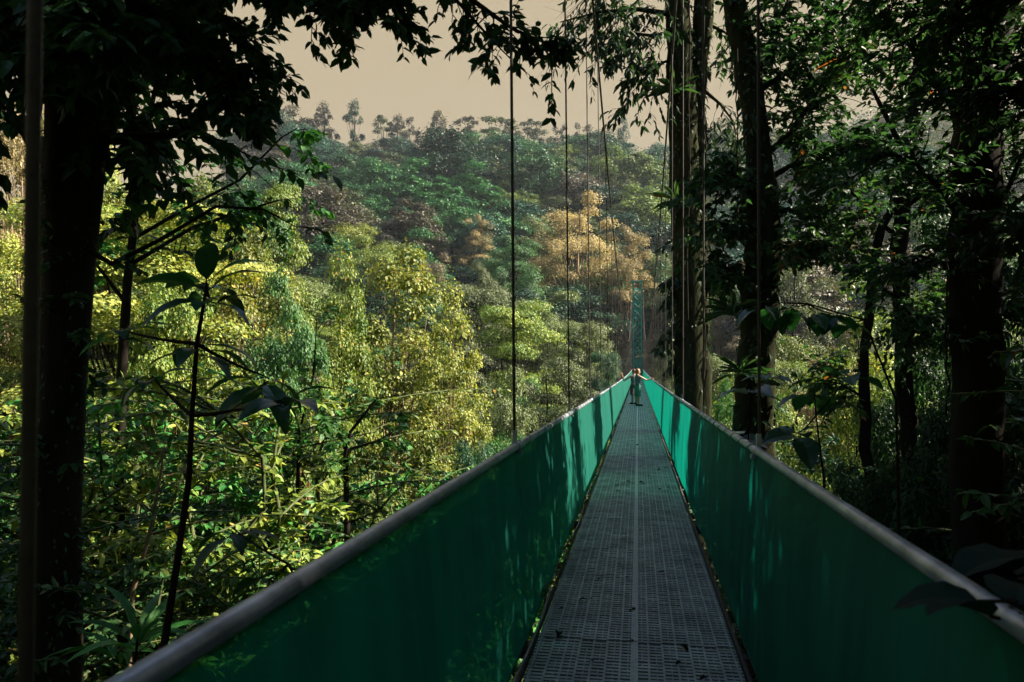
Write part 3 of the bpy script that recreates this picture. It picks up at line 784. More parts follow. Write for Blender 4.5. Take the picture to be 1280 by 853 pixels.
# the dense hanging mass around the top of the trunk
for k in range(16):
    a = rng.uniform(0, 1); e = (rng.uniform(-80, 185), rng.uniform(0, 215), rng.uniform(5.6, 7.4))
    s0 = (rng.uniform(90, 115), rng.uniform(-150, 60), 6.5)
    mdp = ((s0[0]+e[0])/2, min(s0[1], e[1])-30, (s0[2]+e[2])/2)
    bough(rng, bw, bl, path(s0, mdp, e), .04, 26, .6, .17, lpt=12, t0=.15)
bough(rng, bw, bl, np.array(tk)[1:7]-o0, .03, 40, .42, .11, lpt=9, t0=.0)
moss_fringe(rng, bl, np.array(tk)[1:8]-o0, [.21,.19,.19,.21,.24,.30,.34], 2200, .055)
# high crown out of the picture, it throws the shade on the foot of the bridge
for k in range(26):
    a = rng.uniform(0, 6.28); R_ = rng.uniform(1.5, 5.5); c = np.array(tk[8])-o0+np.array([R_*math.cos(a), R_*math.sin(a), rng.uniform(-1, 4)])
    bw.tube(curve(np.array(tk[8])-o0, c, (0, 0, .4), 6), np.linspace(.12, .02, 6), 5)
    clump_leaves(bl, rng, c, rng.uniform(1.1, 1.9), 420, .2, T_NEAR, .55)
bw.build('branches', M['bark'], lt); bl.build('crown', LM['shade'], lt)

# bright leafy spray in front of the hill (same height as the boughs, smaller tree behind)
def small_tree(name, label, px_list, d, r, nt, twl, leaf, leafm, bark='bark', extra=(), lpt=8, droop=.4, subs=2, group=None, wid=1.2, cat='tree'):
    rg = np.random.default_rng(hash(label) % 1000 if False else sum(map(ord, label)) % 9973)
    p = np.array([W(a, b, d+c) for a, b, c in px_list]); gz = Hf(p[0][0], p[0][1]); root = np.array([p[0][0], p[0][1], gz])
    p[0][2] = gz-.4
    t = thing(name, Vector(root), label, cat, group); w, l = MB(), MB(); tw_ = MB()
    tw_.tube(p-root, np.linspace(r, r*.3, len(p)), 8, rough=.07, rng=rg); tw_.build('trunk', M[bark], t)
    bough(rg, w, l, p[len(p)//2-1:]-root, r*.35, nt, twl, leaf, lpt=lpt, droop=droop, t0=.2, subs=subs, wid=wid)
    for e in extra:
        q = np.array([W(a, b, d+c) for a, b, c in e])-root
        bough(rg, w, l, q, r*.4, max(4, nt//2), twl*.8, leaf, lpt=lpt, droop=droop, t0=.15, subs=subs, wid=wid)
    w.build('branches', M[bark], t); l.build('crown', LM[leafm], t); return t
small_tree('slender_tree', 'slender dark trunked tree behind the large leaved sapling, green leaf sprays before the hill',
    [(150,700,0),(152,480,0),(160,350,0),(172,250,0),(186,150,0),(205,60,0)], 11, .085, 26, .8, .15, 'bright',
    extra=[[(165,300,0),(230,262,0),(300,225,-.3),(352,172,-.5),(372,160,-.5)],[(165,330,0),(240,285,0),(310,262,0),(350,250,0),(378,268,0)],[(158,380,0),(120,330,0),(80,300,0)]])
small_tree('slender_tree', 'thin bare stemmed sapling with forked top before the golden tree',
    [(372,690,0),(372,600,0),(374,540,0),(392,470,0),(396,400,0)], 13, .035, 8, .5, .12, 'green', extra=[[(374,560,0),(420,550,0),(470,540,0),(490,515,0)]])
small_tree('slender_tree', 'forked dark sapling with small leaf tufts by the left handrail',
    [(436,700,0),(434,640,0),(432,570,0),(438,540,0),(470,500,0)], 12, .06, 10, .6, .14, 'green', extra=[[(433,570,0),(425,540,0),(415,505,0)],[(434,562,0),(470,552,0),(500,535,0)]])
small_tree('slender_tree', 'pale leaning stem rising from the bushes behind the large leaved sapling',
    [(150,800,0),(166,740,0),(184,680,0),(200,600,0),(205,560,0)], 8, .03, 6, .4, .12, 'lime', bark='bark_pale')
# dead reddish stump like trunk with pale roots
sp = W(372, 690, 15); sz = Hf(sp[0], sp[1]); st = thing('stump', (sp[0], sp[1], sz), 'broken reddish brown trunk stub standing in the bushes above the left handrail', 'stump')
w = MB(); rg = np.random.default_rng(5); hh = W(372, 612, 15)[2]-sz
w.tube([(0,0,-.5),(.08,0,hh*.3),(.02,.05,hh*.6),(.12,0,hh*.85),(.1,.05,hh)], [.42,.3,.24,.19,.07], 12, rough=.2, rng=rg)
for k in range(5):
    a = rg.uniform(0, 6.28); w.tube([(.1+.1*math.cos(a), .1*math.sin(a), hh*.8), (.1+.13*math.cos(a), .13*math.sin(a), hh*rg.uniform(.95, 1.2))], [.06, .01], 5)
w.build('trunk', M['stump'], st)
w = MB()
for k in range(7):
    a = rg.uniform(0, 6.28); w.tube(curve((.1, 0, hh*.9), (.7*math.cos(a), .7*math.sin(a), -.3), (.3*math.cos(a), .3*math.sin(a), .4), 7), [.05,.05,.045,.04,.035,.03,.03], 5)
w.build('roots', M['stump'], st)

# sapling with large leaves -----------------------------------------------------
def hero_plant(name, label, stem, d, r, whorls, leaf, mat, tmpl=T_BIG, seed=1, stem_mat='bark'):
    rg = np.random.default_rng(seed)
    p = np.array([W(a, b, d+c) for a, b, c in stem]); gz = Hf(p[0][0], p[0][1]); root = np.array([p[0][0], p[0][1], gz]); p[0][2] = gz-.3
    t = thing(name, Vector(root), label, 'plant'); w = MB(); w.tube(p-root, np.linspace(r, r*.35, len(p)), 8, rough=.06, rng=rg); 
    for (px, py, dd_, nl, ang0, elev, sc) in whorls:
        c = W(px, py, d+dd_)-root; m = MB(); rr = []
        j = np.argmin(np.linalg.norm(p-root-c, axis=1)); w.tube(curve((p-root)[j], c, (0, 0, -.03), 5), np.linspace(r*.5, .006, 5), 5)
        for k in range(nl):
            a = ang0+k*2.4+rg.normal()*.15; e = elev+rg.normal()*.22
            dv = np.array([math.cos(a)*math.cos(e), math.sin(a)*math.cos(e), math.sin(e)]); nn = unit(np.array([-math.cos(a)*math.sin(e), -math.sin(a)*math.sin(e), math.cos(e)])+rg.normal(size=3)*.2)
            L = leaf*sc*rg.uniform(.75, 1.15); b0 = c+dv*.05+np.array([0, 0, -.012*k])
            w.tube([c+np.array([0, 0, -.012*k]), b0], .004, 4)
            q = MB(); q.leaves([b0], dv[None], nn[None], [L], tmpl, 0, [rg.uniform(.2, .8)]); q.build('leaf', LM[mat], t)
    w.build('stem', M[stem_mat], t); return t
hero_plant('large_leaved_sapling', 'dark sapling with whorls of long broad leaves between the dark trunk and the golden tree',
    [(196,900,0),(204,815,0),(222,700,0),(236,600,0),(240,520,0),(246,430,0),(258,360,0)], 4.6, .028,
    [(258,352,0,7,.6,.35,1.0),(262,372,.05,6,1.5,-.15,1.0),(246,430,0,6,.2,-.2,.9),(330,470,.3,7,.9,-.35,1.05),(352,500,.1,5,2.2,-.1,1.1),(150,412,.3,6,.4,-.1,.8),(190,470,.4,5,2.,-.3,.8)],
    .34, 'big', seed=3)
hero_plant('large_leaved_sapling', 'low plant with wide drooping leaves touching the left handrail',
    [(380,900,0),(378,740,0),(360,705,0)], 5.2, .02, [(340,722,0,5,.3,-.3,1.),(372,712,-.1,5,1.4,-.2,1.1),(290,660,.4,6,.8,-.4,.9)], .36, 'shade', seed=4)
hero_plant('ginger_plant', 'strap leaved plant low in the gap between the dark trunk and the left handrail',
    [(170,1000,0),(170,830,0),(172,790,0)], 6, .02, [(172,800,0,9,.3,.6,1.),(150,820,.2,8,1.,.5,1.)], .55, 'bright', seed=6, tmpl=(T_BIG[0]*np.array([1,.4,1]), T_BIG[1]))

# --- trees right of the bridge ---------------------------------------------------
rng = np.random.default_rng(77)
def big_tree(name, label, trunks, d, radii, limbs, leafm, leaf, crown_c, crown_n, crown_r, bark='bark', moss=0, lpt=9, twl=.8, nt=16, droop=.6, wid=1.0, clump_leaf=.22):
    p0 = W(trunks[0][0][0], 426, d); gz = Hf(p0[0], p0[1]); root = np.array([p0[0], p0[1], gz]); t = thing(name, Vector(root), label, 'tree')
    w, l, tm = MB(), MB(), MB(); P = []
    for tr__, rd in zip(trunks, radii):
        p = np.array([W(a, b, d+c) for a, b, c in tr__])-root; p[0][2] = -.8; P.append(p)
        # finer polyline with a little wander
        tt = np.linspace(0, len(p)-1, 4*len(p)); i = np.minimum(tt.astype(int), len(p)-2); f = (tt-i)[:, None]; pf = p[i]*(1-f)+p[i+1]*f
        pf[1:-1] += rng.normal(size=pf[1:-1].shape)*.02*np.array([1, 1, .2]); rf = np.interp(tt, np.arange(len(p)), rd)
        tm.tube(pf, rf*rng.uniform(.93, 1.08, len(rf)), 14, rough=.09, rng=rng)
        if moss: moss_fringe(rng, l, pf, rf, moss, .16)
    for lm in limbs:
        q = np.array([W(a, b, d+c) for a, b, c in lm[0]])-root
        bough(rng, w, l, q, lm[1], lm[2] if len(lm) > 2 else nt, lm[3] if len(lm) > 3 else twl, leaf, lpt=lpt, droop=droop, wid=wid, t0=.15, bare=lm[4] if len(lm) > 4 else 0)
    tp = P[0][-1]
    for k in range(crown_n):
        c = np.array(crown_c)-root+rvec(rng, 1)[0]*np.array(crown_r)*rng.uniform(.3, 1)
        w.tube(curve(tp, c, (0, 0, .3), 6), np.linspace(.12, .02, 6), 5)
        clump_leaves(l, rng, c, rng.uniform(1.0, 1.8), 420, clump_leaf, T_NEAR, .6)
    tm.build('trunk', M[bark], t)
    if w.n: w.build('branches', M[bark], t)
    l.build('crown', LM[leafm], t); return t

c1 = W(880, -420, 20)
big_tree('twin_trunk_tree', 'tall tree of two entwined dark trunks right beside the right handrail, hung with epiphytes',
    [[(864,900,0),(866,505,0),(864,380,0),(858,250,0),(856,150,0),(850,60,0),(846,-40,0),(842,-300,0)],
     [(874,900,0),(872,480,0),(868,340,.15),(867,220,.2),(870,120,.1),(879,40,0),(884,-40,0),(892,-300,0)]], 20,
    [[.62,.44,.42,.39,.38,.34,.32,.28],[.45,.34,.33,.30,.27,.25,.24,.2]],
    [([(850,20,0),(800,12,0),(750,15,-.3),(700,28,-.5)], .09, 26, 1.3, .45), ([(850,40,0),(815,45,0),(778,40,-.2),(752,42,-.3)], .06, 26, 1.2), ([(852,70,0),(830,78,0),(812,92,0),(800,102,0)], .05, 16, 1.2),
     ([(848,-30,0),(800,-40,0),(760,-30,0),(735,-5,0)], .09, 26, 1.5, .3), ([(884,30,0),(905,40,0),(935,62,0)], .06, 18, 1.3, .2), ([(876,110,0),(900,130,0),(915,150,0),(925,180,0)], .05, 12, 1.2, .3),
     ([(856,330,0),(842,345,0),(834,372,0),(830,420,0)], .03, 9, .45), ([(860,390,0),(846,400,0),(838,430,0),(846,460,0)], .03, 9, .4), ([(884,300,0),(895,330,0),(905,350,0)], .035, 10, .9)],
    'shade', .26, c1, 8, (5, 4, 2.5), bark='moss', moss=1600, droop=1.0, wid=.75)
c2 = W(960, -330, 14)
big_tree('mossy_tree', 'mossy leaning tree right of the twin trunk tree, thick with epiphytes and fine leaves',
    [[(940,900,0),(942,560,0),(944,470,0),(952,380,0),(956,280,0),(946,170,0),(930,70,0),(914,-20,0),(905,-250,0)]], 14,
    [[.5,.38,.36,.34,.30,.24,.22,.20,.16]],
    [([(956,270,0),(985,262,0),(1020,272,0),(1040,292,0)], .07, 16, .8), ([(950,200,0),(985,170,0),(1020,120,0),(1045,60,0)], .07, 46, 1.0), ([(940,120,0),(985,90,0),(1030,40,0),(1060,10,0)], .06, 46, 1.0),
     ([(952,230,0),(1000,200,0),(1050,180,0),(1095,185,0)], .06, 48, .9), ([(954,260,0),(925,230,0),(905,215,0),(893,220,0)], .05, 40, .8), ([(956,320,0),(930,290,0),(908,275,0),(896,280,0)], .05, 36, .8), ([(954,360,0),(920,340,0),(900,330,0)], .04, 26, .7),
     ([(940,100,0),(960,70,0),(975,20,0),(1000,-30,0)], .06, 36, 1.0), ([(955,300,0),(990,310,0),(1030,290,0)], .03, 12, .7)],
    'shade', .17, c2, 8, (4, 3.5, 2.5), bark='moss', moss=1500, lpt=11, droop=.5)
c3 = W(1230, -350, 8.5)+np.array([0, -1.6, 0])
big_tree('dark_tree', 'thick black tree at the right edge with a dense mass of small leaves',
    [[(1222,1000,0),(1222,640,0),(1220,480,0),(1216,330,0),(1220,200,0),(1230,80,0),(1240,-20,0),(1250,-250,0)]], 9,
    [[.42,.27,.26,.26,.25,.24,.22,.2]],
    [([(1218,300,0),(1180,240,0),(1140,200,-.2),(1100,190,-.3)], .06, 38, .8), ([(1220,200,0),(1190,130,0),(1150,70,0),(1110,30,0)], .07, 43, .8), ([(1225,120,0),(1190,40,0),(1150,-10,0),(1090,-20,0)], .07, 38, .8),
     ([(1216,330,0),(1250,260,0),(1275,200,0),(1300,150,0)], .05, 36, .7), ([(1216,360,0),(1180,330,0),(1150,320,0),(1110,340,0)], .05, 32, .7), ([(1225,160,0),(1250,80,0),(1270,20,0)], .05, 36, .7), ([(1218,400,0),(1180,400,0),(1140,410,0)], .04, 30, .7), ([(1218,420,0),(1250,390,0),(1290,380,0)], .04, 30, .7)],
    'shade', .105, c3, 32, (4.5, 4, 2.5), lpt=12, droop=.35)
c4 = W(1120, -300, 12)
big_tree('dark_tree', 'slim dark tree with two straight stems between the mossy tree and the thick black tree',
    [[(1140,900,0),(1140,640,0),(1130,450,0),(1125,300,0),(1140,150,0),(1155,60,0),(1170,-40,0),(1180,-250,0)],[(1100,900,0),(1085,600,0),(1078,450,0),(1096,300,0),(1140,200,0)]], 13,
    [[.22,.15,.14,.13,.12,.11,.1,.08],[.16,.10,.08,.07,.05]],
    [([(1128,380,0),(1090,350,0),(1050,310,0),(1010,300,0)], .05, 38, .8), ([(1126,300,0),(1090,270,0),(1060,235,0),(1030,225,0)], .05, 38, .9), ([(1135,200,0),(1100,130,0),(1080,90,0),(1060,70,0)], .05, 31, .9), ([(1130,430,0),(1170,380,0),(1210,360,0)], .05, 36, .8),
     ([(1085,500,0),(1050,480,0),(1010,470,0)], .03, 20, .7), ([(1150,90,0),(1185,70,0),(1220,60,0)], .05, 30, .9), ([(1130,260,0),(1170,230,0),(1210,210,0)], .05, 30, .9)],
    'shade2', .15, c4, 10, (4, 3.5, 2.5), lpt=11, droop=.45)
c5 = W(1340, -200, 7)+np.array([0, -1.2, 0])
big_tree('dark_tree', 'leafy tree just past the right edge whose boughs reach into the corner',
    [[(1420,900,0),(1410,500,0),(1400,200,0),(1390,-60,0),(1380,-300,0)]], 7, [[.3,.22,.2,.18,.14]],
    [([(1400,200,0),(1340,140,0),(1280,110,0),(1230,120,0)], .06, 36, .7), ([(1395,60,0),(1320,0,0),(1260,-10,0),(1190,20,0)], .06, 42, .7), ([(1400,330,0),(1340,280,0),(1290,270,0),(1250,290,0)], .05, 30, .6)],
    'shade', .12, c5, 20, (4, 2.8, 2.2), lpt=12, droop=.4)
# unseen forest trees right and behind, added to shade the near bridge and thicket
rng = np.random.default_rng(90)
for k, (x, y, hh) in enumerate([(6.5,.4,16),(10,2.2,17),(8,-3,16),(13,0,19),(15,2.5,20),(17,-2,20),(5,-8,18),(11,-9,20),(-8,-6,17),(-4,-11,18),(18,-6,20),(12,8.5,13),(14.5,12.5,15),(17,8,16)]):
    pr = MID[['umbrella', 'layered'][k % 2]][k % 2]; z = Hf(x, y)
    put_tree(pr, 'forest_tree', (x, y, z), (.85, .85, (hh-0)/pr.H), k*1.3, 'deep', 'tall dense forest tree out of view, added to shade the near end of the bridge', 'tree', 'unseen forest trees added to shade the near end of the bridge')

# --- plants near the right handrail ------------------------------------------------
hero_plant('broad_leaved_plant', 'plant with one big round dark leaf in the sunny gap right of the mossy tree',
    [(1040,800,0),(1030,600,0),(1020,520,0)], 7.5, .018, [(1018,492,0,4,1.2,-.2,1.1),(1000,540,.2,5,.2,-.2,.9),(1060,470,.3,4,2,-.1,.9)], .42, 'big', T_BROAD, 12)
hero_plant('pale_leaved_plant', 'plant with greyish pale veined leaves beside the foot of the mossy tree',
    [(925,760,0),(935,560,0),(938,500,0)], 9, .015, [(938,488,0,6,.4,-.1,1.),(920,545,.1,6,1.4,-.2,1.),(960,470,.3,5,2,0,.8)], .38, 'silver', T_BROAD, 13)
hero_plant('broad_leaved_plant', 'thin twig with a row of pointed dark leaves across the sunny gap',
    [(1130,700,0),(1120,500,0),(1080,400,0),(1010,380,0),(955,378,0)], 7, .014, [(955,378,0,4,2.6,-.4,.8),(990,382,0,4,1.2,-.6,.8),(1015,388,0,4,.3,-.7,1.),(1040,392,0,4,2,-.5,.9),(1060,400,.1,4,1,-.3,.8)], .34, 'big', T_BROAD, 14)
hero_plant('broad_leaved_plant', 'dim plant whose large leaves lean over the right handrail',
    [(1420,1100,0),(1380,800,0),(1300,715,0)], 1.9, .012, [(1300,715,0,3,2.9,-.12,1.),(1330,705,.1,3,3.3,0,1.),(1262,752,-.5,4,2.6,-.2,.62)], .30, 'dim', T_BROAD, 15)
def bromeliad(px, py, d, sc, label, seed):
    rg = np.random.default_rng(seed); c = W(px, py, d); m = MB(); n = 26
    a = rg.uniform(0, 6.28, n); e = rg.uniform(.1, 1.2, n); dv = np.stack([np.cos(a)*np.cos(e), np.sin(a)*np.cos(e), np.sin(e)], -1)
    m.leaves(np.zeros((n, 3)), dv, unit(np.array([0, 0, 1.])-dv*.3), sc*rg.uniform(.6, 1.2, n), (T_LONG[0]*np.array([1, 1.3, 1]), T_LONG[1]), 0, rg.random(n))
    o = m.build('bromeliad', LM['shade2']); o.location = Vector(c); tag(o, label, 'bromeliad')
bromeliad(918, 395, 13.8, .62, 'large spiky bromeliad perched on the left side of the mossy trunk', 1)
bromeliad(842, 118, 19.6, .8, 'spiky bromeliad hanging from the twin trunk near the sky', 2)
bromeliad(846, 255, 19.5, .7, 'spiky bromeliad halfway up the twin trunk', 3)
bromeliad(925, 470, 13.6, .5, 'smaller spiky bromeliad below the large one at the mossy trunk', 4)
bromeliad(1056, 75, 12.9, .5, 'upright bromeliad in a fork against the sky', 5)
for k, (x0, x1, z0, z1, d, lab) in enumerate([(862,860,-20,400,19.4,'hanging vine in front of the twin trunk'),(921,922,60,300,13.4,'thin vine dangling left of the mossy trunk'),(880,881,20,470,19.5,'long vine running down the right stem of the twin trunk'),(1185,1183,300,520,8.2,'pale vine hanging before the thick black tree'),(612,612,0,0,0,'')]):
    if not d: continue
    m = MB(); rg = np.random.default_rng(k); q = np.array([W(x0+(x1-x0)*t+rg.normal()*1.2, z0+(z1-z0)*t, d) for t in np.linspace(0, 1, 12)]); m.tube(q-q[0], .018 if d > 15 else .012, 5)
    o = m.build('vine', M['bark']); o.location = Vector(q[0]); tag(o, lab, 'vine')

# --- things on the bridge ------------------------------------------------------------
m = MB(); rg = np.random.default_rng(3); yv = np.linspace(2.2, 12.5, 60)
q = np.stack([-.625+.02*np.sin(yv*1.7)+rg.normal(size=60)*.003, yv, dz(yv)+.015+.012*np.sin(yv*2.3)], -1); m.tube(q-q[0], .007, 6)
o = m.build('cord', M['cord']); o.location = Vector(q[0]); tag(o, 'pale cord lying along the left edge of the deck', 'cord')
m = MB(); w_ = MB(); yv = np.linspace(5.2, 12, 40); q = np.stack([-.635+.02*np.sin(yv*3.1), yv, dz(yv)+.03+.02*np.sin(yv*4)], -1)
t = thing('creeper', Vector(q[0]), 'leafy creeper growing through the gap under the left net side', 'creeper')
w_.tube(q-q[0], .004, 4); w_.build('stem', M['stem'], t); i = rg.integers(0, 40, 170); n = len(i)
m.leaves(q[i]-q[0]+rg.normal(size=(n, 3))*.02, rvec(rg, n), unit(rvec(rg, n)+np.array([0, 0, .8])), .055*rg.uniform(.5, 1.4, n), T_NEAR, 0, rg.random(n), 1.3); m.build('leaves', LM['lime'], t)
LV = MB(); LV.leaves([(0, 0, 0)], np.array([[1., 0, 0]]), np.array([[0, 0, 1.]]), [1.], (T_BROAD[0]*np.array([1, 1, 1.6]), T_BROAD[1])); lvm = LV.mesh('fallen_leaf', M['bark'])
for k in range(52):
    y = 2.4+rg.random()**1.4*15; x = rg.uniform(-.54, .54)*(1 if k % 3 else 1.0); o = bpy.data.objects.new('fallen_leaf', lvm); COL.objects.link(o)
    o.location = (x, y, dz(y)+.012); o.rotation_euler = (rg.normal()*.15, rg.normal()*.15, rg.uniform(0, 6.28)); o.scale = (rg.uniform(.03, .085),)*3
    tag(o, 'small dark dead leaf lying on the steel grating', 'leaf', 'dead leaves lying on the deck')

# --- people ---------------------------------------------------------------------------
M['skin'] = solid_mat('skin', (.36,.19,.12), (.44,.25,.17), 20, .5)
M['skin2'] = solid_mat('skin_tanned', (.26,.13,.08), (.32,.17,.11), 20, .5)
M['hair'] = solid_mat('brown_hair', (.06,.028,.014), (.12,.06,.03), 40, .6)
M['teal'] = solid_mat('teal_cotton', (.015,.06,.065), (.03,.09,.095), 30, .8)
M['shorts'] = solid_mat('green_cotton', (.03,.13,.09), (.05,.2,.14), 30, .8)
M['grey'] = solid_mat('grey_cotton', (.05,.07,.07), (.08,.11,.11), 30, .8)
M['eye'] = solid_mat('eye', (.01,.01,.01), (.02,.02,.02), 30, .2)
def skin_obj(name, chains, mat, parent, sub=2):
    """chains: list of (points, radii, index of the vertex in the first chain it grows from, or None)"""
    vs, es, rs = [], [], []; first = None
    for pts, rad, root in chains:
        prev = None
        for k, (p, r) in enumerate(zip(pts, rad)):
            if k == 0 and root is not None: prev = root; continue
            vs.append(p); rs.append(r); i = len(vs)-1
            if prev is not None: es.append((prev, i))
            prev = i
    me = bpy.data.meshes.new(name); me.from_pydata(vs, es, []); me.materials.append(mat)
    o = bpy.data.objects.new(name, me); COL.objects.link(o); o.parent = parent
    o.modifiers.new('skin', 'SKIN'); sv = me.skin_vertices[0].data if me.skin_vertices else None
    if sv is None:
        return o
    for i, r in enumerate(rs): sv[i].radius = (r, r) if np.isscalar(r) else r
    sv[0].use_root = True
    o.modifiers['skin'].use_smooth_shade = True
    s = o.modifiers.new('sub', 'SUBSURF'); s.levels = sub; s.render_levels = sub
    return o
def ensure_skin(o):
    pass
def person(loc, rz, label, rhand, lhand, relbow, lelbow, skinm, shirt, shorts, stance=.12, scale=1.0):
    t = thing('person', loc, label, 'person', rz=rz, sc=scale)
    hz = .90
    body = [([(0,0,hz),(0,.0,1.06),(0,.01,1.22),(0,.0,1.36),(0,0,1.43),(0,.01,1.50),(0,.02,1.56),(0,.02,1.645)], [(.135,.10),(.115,.085),(.14,.095),(.12,.08),(.055,.055),(.055,.055),(.082,.092),(.07,.08)], None)]
    for s, hand, elb in ((1, rhand, relbow), (-1, lhand, lelbow)):
        e = np.array(elb); h = np.array(hand); f = unit(h-e)
        body.append(([(0,0,1.36),(s*.17,0,1.37),tuple((np.array((s*.17,0,1.37))+e)/2),tuple(e),tuple((e+h)/2),tuple(h)], [0,.052,.045,.037,.036,.026], 3))
        body.append(([(0,0,hz),(s*.09,0,.84),(s*.10,.0,.66),(s*stance,.01,.48),(s*stance,-.01,.28),(s*stance,0,.09),(s*(stance+.01),.10,.035),(s*(stance+.015),.17,.03)], [0,.085,.075,.055,.055,.036,.036,.028], 0))
    b = skin_obj('body', body, skinm, t)
    # hands: palm and five separate fingers
    for s, hand, elb in ((1, rhand, relbow), (-1, lhand, lelbow)):
        h = np.array(hand); f = unit(h-np.array(elb)); side = unit(np.cross(f, (0, 0, 1.))+1e-6); up = np.cross(side, f)
        hm = MB(); hm.tube([h-f*.01, h+f*.03, h+f*.085], [.026, .038, .034], 8)
        for k, (o_, L) in enumerate(((-.026,.07),(-.009,.08),(.009,.075),(.026,.058))):
            a = h+f*.08+side*o_; hm.tube([a, a+f*L*.45-up*.012, a+f*L*.7-up*.04], [.009,.008,.006], 6)
        a = h+f*.03-side*s*.03; hm.tube([a, a+f*.03-side*s*.025, a+f*.06-side*s*.03-up*.01], [.011,.010,.007], 6)
        hm.build('hand', skinm, t)
    hd = MB(); hd.tube([(0,.02,1.475),(0,.035,1.50),(0,.035,1.55),(0,.025,1.60),(0,.02,1.66),(0,.015,1.70),(0,.01,1.715)], [.045,.07,.083,.09,.088,.06,.015], 14)
    hd.tube([(0,.125,1.585),(0,.142,1.555),(0,.122,1.548)], [.010,.017,.012], 6)      # nose
    hd.tube([(-.025,.113,1.515),(0,.119,1.517),(.025,.113,1.515)], [.004,.008,.004], 5)
    for s in (-1, 1): hd.tube([(s*.092,.01,1.60),(s*.098,.0,1.57),(s*.09,.01,1.545)], [.012,.018,.010], 6)
    head = hd.build('head', skinm, t)
    ey = MB()
    for s in (-1, 1): ey.tube([(s*.032,.10,1.59),(s*.032,.117,1.59)], [.012,.008], 8)
    ey.build('eyes', M['eye'], head)
    ha = MB(); ha.tube([(0,-.035,1.53),(0,-.03,1.58),(0,-.012,1.64),(0,-.004,1.69),(0,0,1.728)], [.068,.088,.096,.078,.02], 12); ha.build('hair', M['hair'], t)
    sh = MB(); th = np.linspace(0, 2*PI, 20, endpoint=False)
    def shell(rows, name, mat):
        m_ = MB(); v = []
        for z, rx, ry, cx, cyy in rows: v += [(cx+rx*math.cos(a)*(1+.03*math.sin(5*a+z*9)), cyy+ry*math.sin(a)*(1+.03*math.sin(4*a+z*7)), z) for a in th]
        n_ = len(th); R_ = len(rows); ii = np.arange(R_-1)[:, None]*n_; jj = np.arange(n_)[None, :]; kk = (jj+1) % n_
        m_.add(v, np.stack([ii+jj, ii+kk, ii+n_+kk, ii+n_+jj], -1).reshape(-1, 4), smooth=True); return m_.build(name, mat, t)
    shell([(.84,.175,.135,0,0),(.95,.165,.125,0,0),(1.08,.15,.115,0,0),(1.22,.172,.125,0,.01),(1.33,.175,.115,0,0),(1.40,.135,.09,0,0),(1.44,.075,.07,0,0)], 'tank_top', shirt)
    pm = MB()
    for s in (-1, 1):
        c = np.array([(s*.07,0,.92),(s*.09,0,.80),(s*.105,0,.66),(s*(stance+.005),.01,.50),(s*(stance+.005),.01,.44)]); pm.tube(c, [.12,.118,.105,.10,.10], 14, caps=False)
    pm.tube([(0,0,.95),(0,0,.80)], [.165,.13], 14); pm.build('shorts', shorts, t)
    so = MB()
    for s in (-1, 1): so.tube([(s*stance,-.06,.03),(s*stance,.0,.045),(s*(stance+.01),.11,.035),(s*(stance+.02),.20,.02)], [.04,.048,.05,.03], 8)
    so.build('shoes', M['bark'], t)
    return t
def rail_pt(s, y): return np.array([s*WR, y, dz(y)+RH+.04])
def loc_of(world, base, rz, sc):
    v = (np.array(world)-np.array(base))/sc; c, s = math.cos(-rz), math.sin(-rz); return (c*v[0]-s*v[1], s*v[0]+c*v[1], v[2])
ya = 34.0; ba = np.array([.02, ya, dz(ya)+.004]); ra = math.radians(-62)
rh = loc_of(rail_pt(1, ya+.25)+np.array([-.08, 0, .03]), ba, ra, .98)
person(Vector(ba), ra, 'person in dark teal tank top and green shorts, arm on the right handrail', loc_of(rail_pt(1, ya-.02)+np.array([-.09, 0, .03]), ba, ra, .98), (-.27, .16, .86),
       loc_of(np.array([.42, ya, dz(ya)+1.17]), ba, ra, .98), (-.27, .02, 1.1), M['skin'], M['teal'], M['shorts'], .09, .98)
yb = 35.6; bb = np.array([-.15, yb, dz(yb)+.004]); rb = math.radians(30)
person(Vector(bb), rb, 'person half hidden behind the one in teal, arm raised at the left handrail', (.26, .12, .88), loc_of(rail_pt(-1, yb)+np.array([.0, 0, .20]), bb, rb, .97),
       (.25, -.03, 1.1), loc_of(np.array([-.62, yb, dz(yb)+1.10]), bb, rb, .97), M['skin2'], M['grey'], M['black'], .10, .97)

# ------------------------------------------------------------------ air, light, camera
def build_haze(density):
    m, nt, out = new_mat('haze'); v = N(nt, 'ShaderNodeVolumePrincipled')
    v.inputs['Color'].default_value = (.72, .84, .95, 1); v.inputs['Density'].default_value = density; v.inputs['Anisotropy'].default_value = .2
    nt.links.new(v.outputs[0], out.inputs['Volume'])
    b = MB(); b.box((-470, -140, -45), (470, 580, 150)); o = b.build('haze', m); tag(o, 'thin pale haze filling the whole valley', 'haze', kind='stuff')
HAZE = .00015
if HAZE: build_haze(HAZE)

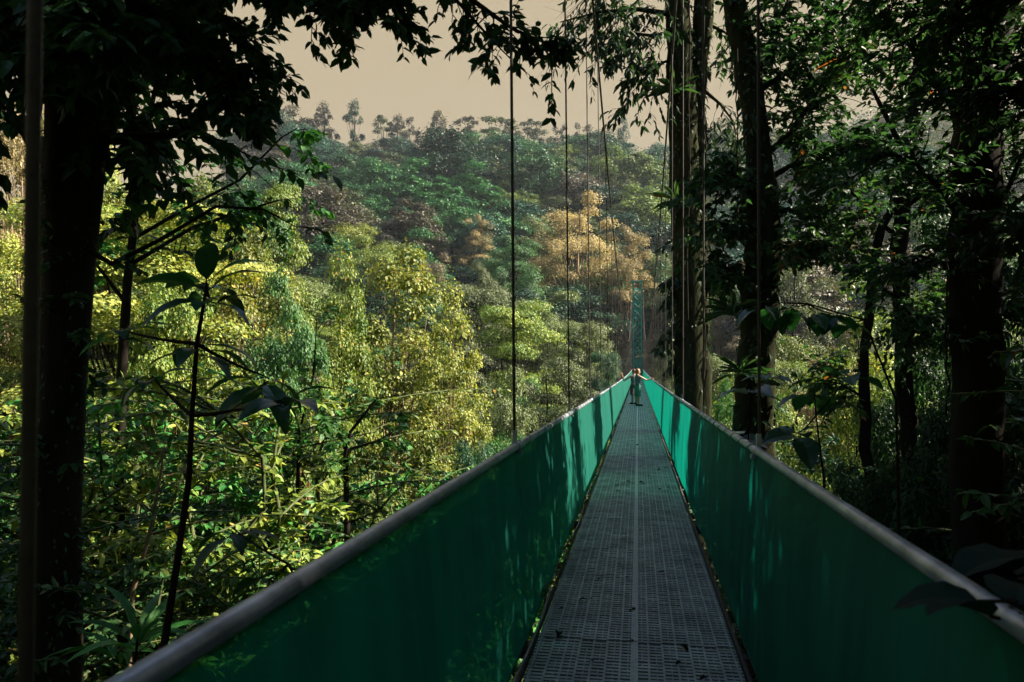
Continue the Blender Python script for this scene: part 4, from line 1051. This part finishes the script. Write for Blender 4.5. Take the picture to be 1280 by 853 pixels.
SUN_AZ, SUN_EL = 79.0, 38.0        # degrees clockwise from the bridge axis, degrees above the horizon
w = bpy.data.worlds.new('World'); scene.world = w; w.use_nodes = True; nt = w.node_tree; L = nt.links; nt.nodes.clear()
out = nt.nodes.new('ShaderNodeOutputWorld'); bg = nt.nodes.new('ShaderNodeBackground')
sky = nt.nodes.new('ShaderNodeTexSky'); sky.sky_type = 'NISHITA'; sky.sun_disc = False
sky.sun_elevation = math.radians(SUN_EL); sky.sun_rotation = math.radians(SUN_AZ)
SKYS = .07
bg.inputs['Strength'].default_value = SKYS
tc = nt.nodes.new('ShaderNodeTexCoord'); sx = nt.nodes.new('ShaderNodeSeparateXYZ'); L.new(tc.outputs['Generated'], sx.inputs[0])
mr = nt.nodes.new('ShaderNodeMapRange'); mr.interpolation_type = 'SMOOTHSTEP'; L.new(sx.outputs['Z'], mr.inputs['Value'])
mr.inputs['From Min'].default_value = .45; mr.inputs['From Max'].default_value = .64
SKYC = (.121, .098, .063)
mx = nt.nodes.new('ShaderNodeMix'); mx.data_type = 'RGBA'; L.new(mr.outputs[0], mx.inputs['Factor'])
mx.inputs['A'].default_value = (*[c/SKYS for c in SKYC], 1); L.new(sky.outputs[0], mx.inputs['B'])
L.new(mx.outputs['Result'], bg.inputs['Color']); L.new(bg.outputs[0], out.inputs['Surface'])

sl = bpy.data.lights.new('sun', 'SUN'); sl.energy = 5; sl.angle = math.radians(.5); sl.color = (1, .875, .69)
so = bpy.data.objects.new('sun', sl); COL.objects.link(so)
a, e = math.radians(SUN_AZ), math.radians(SUN_EL)
sv = Vector((math.sin(a)*math.cos(e), math.cos(a)*math.cos(e), math.sin(e))); so.rotation_euler = sv.to_track_quat('Z', 'Y').to_euler()

cam = bpy.data.cameras.new('camera'); co = bpy.data.objects.new('camera', cam); COL.objects.link(co)
cam.sensor_width = 36; cam.lens = F/1280*36; cam.clip_start = .05; cam.clip_end = 3000
co.location = Vector(EYE); co.rotation_euler = Vector(-FWD).to_track_quat('Z', 'Y').to_euler()
cam.dof.use_dof = True; cam.dof.focus_distance = 22; cam.dof.aperture_fstop = 4.5
scene.camera = co
vs = scene.view_settings; vs.view_transform = 'Standard'; vs.look = 'None'; vs.gamma = 1; vs.exposure = 2.15
c = scene.cycles; c.use_denoising = True; c.use_adaptive_sampling = True; c.adaptive_threshold = .02
c.max_bounces = 6; c.diffuse_bounces = 3; c.glossy_bounces = 2; c.transmission_bounces = 4; c.volume_bounces = 0; c.transparent_max_bounces = 6
c.caustics_reflective = False; c.caustics_refractive = False; c.sample_clamp_indirect = 4
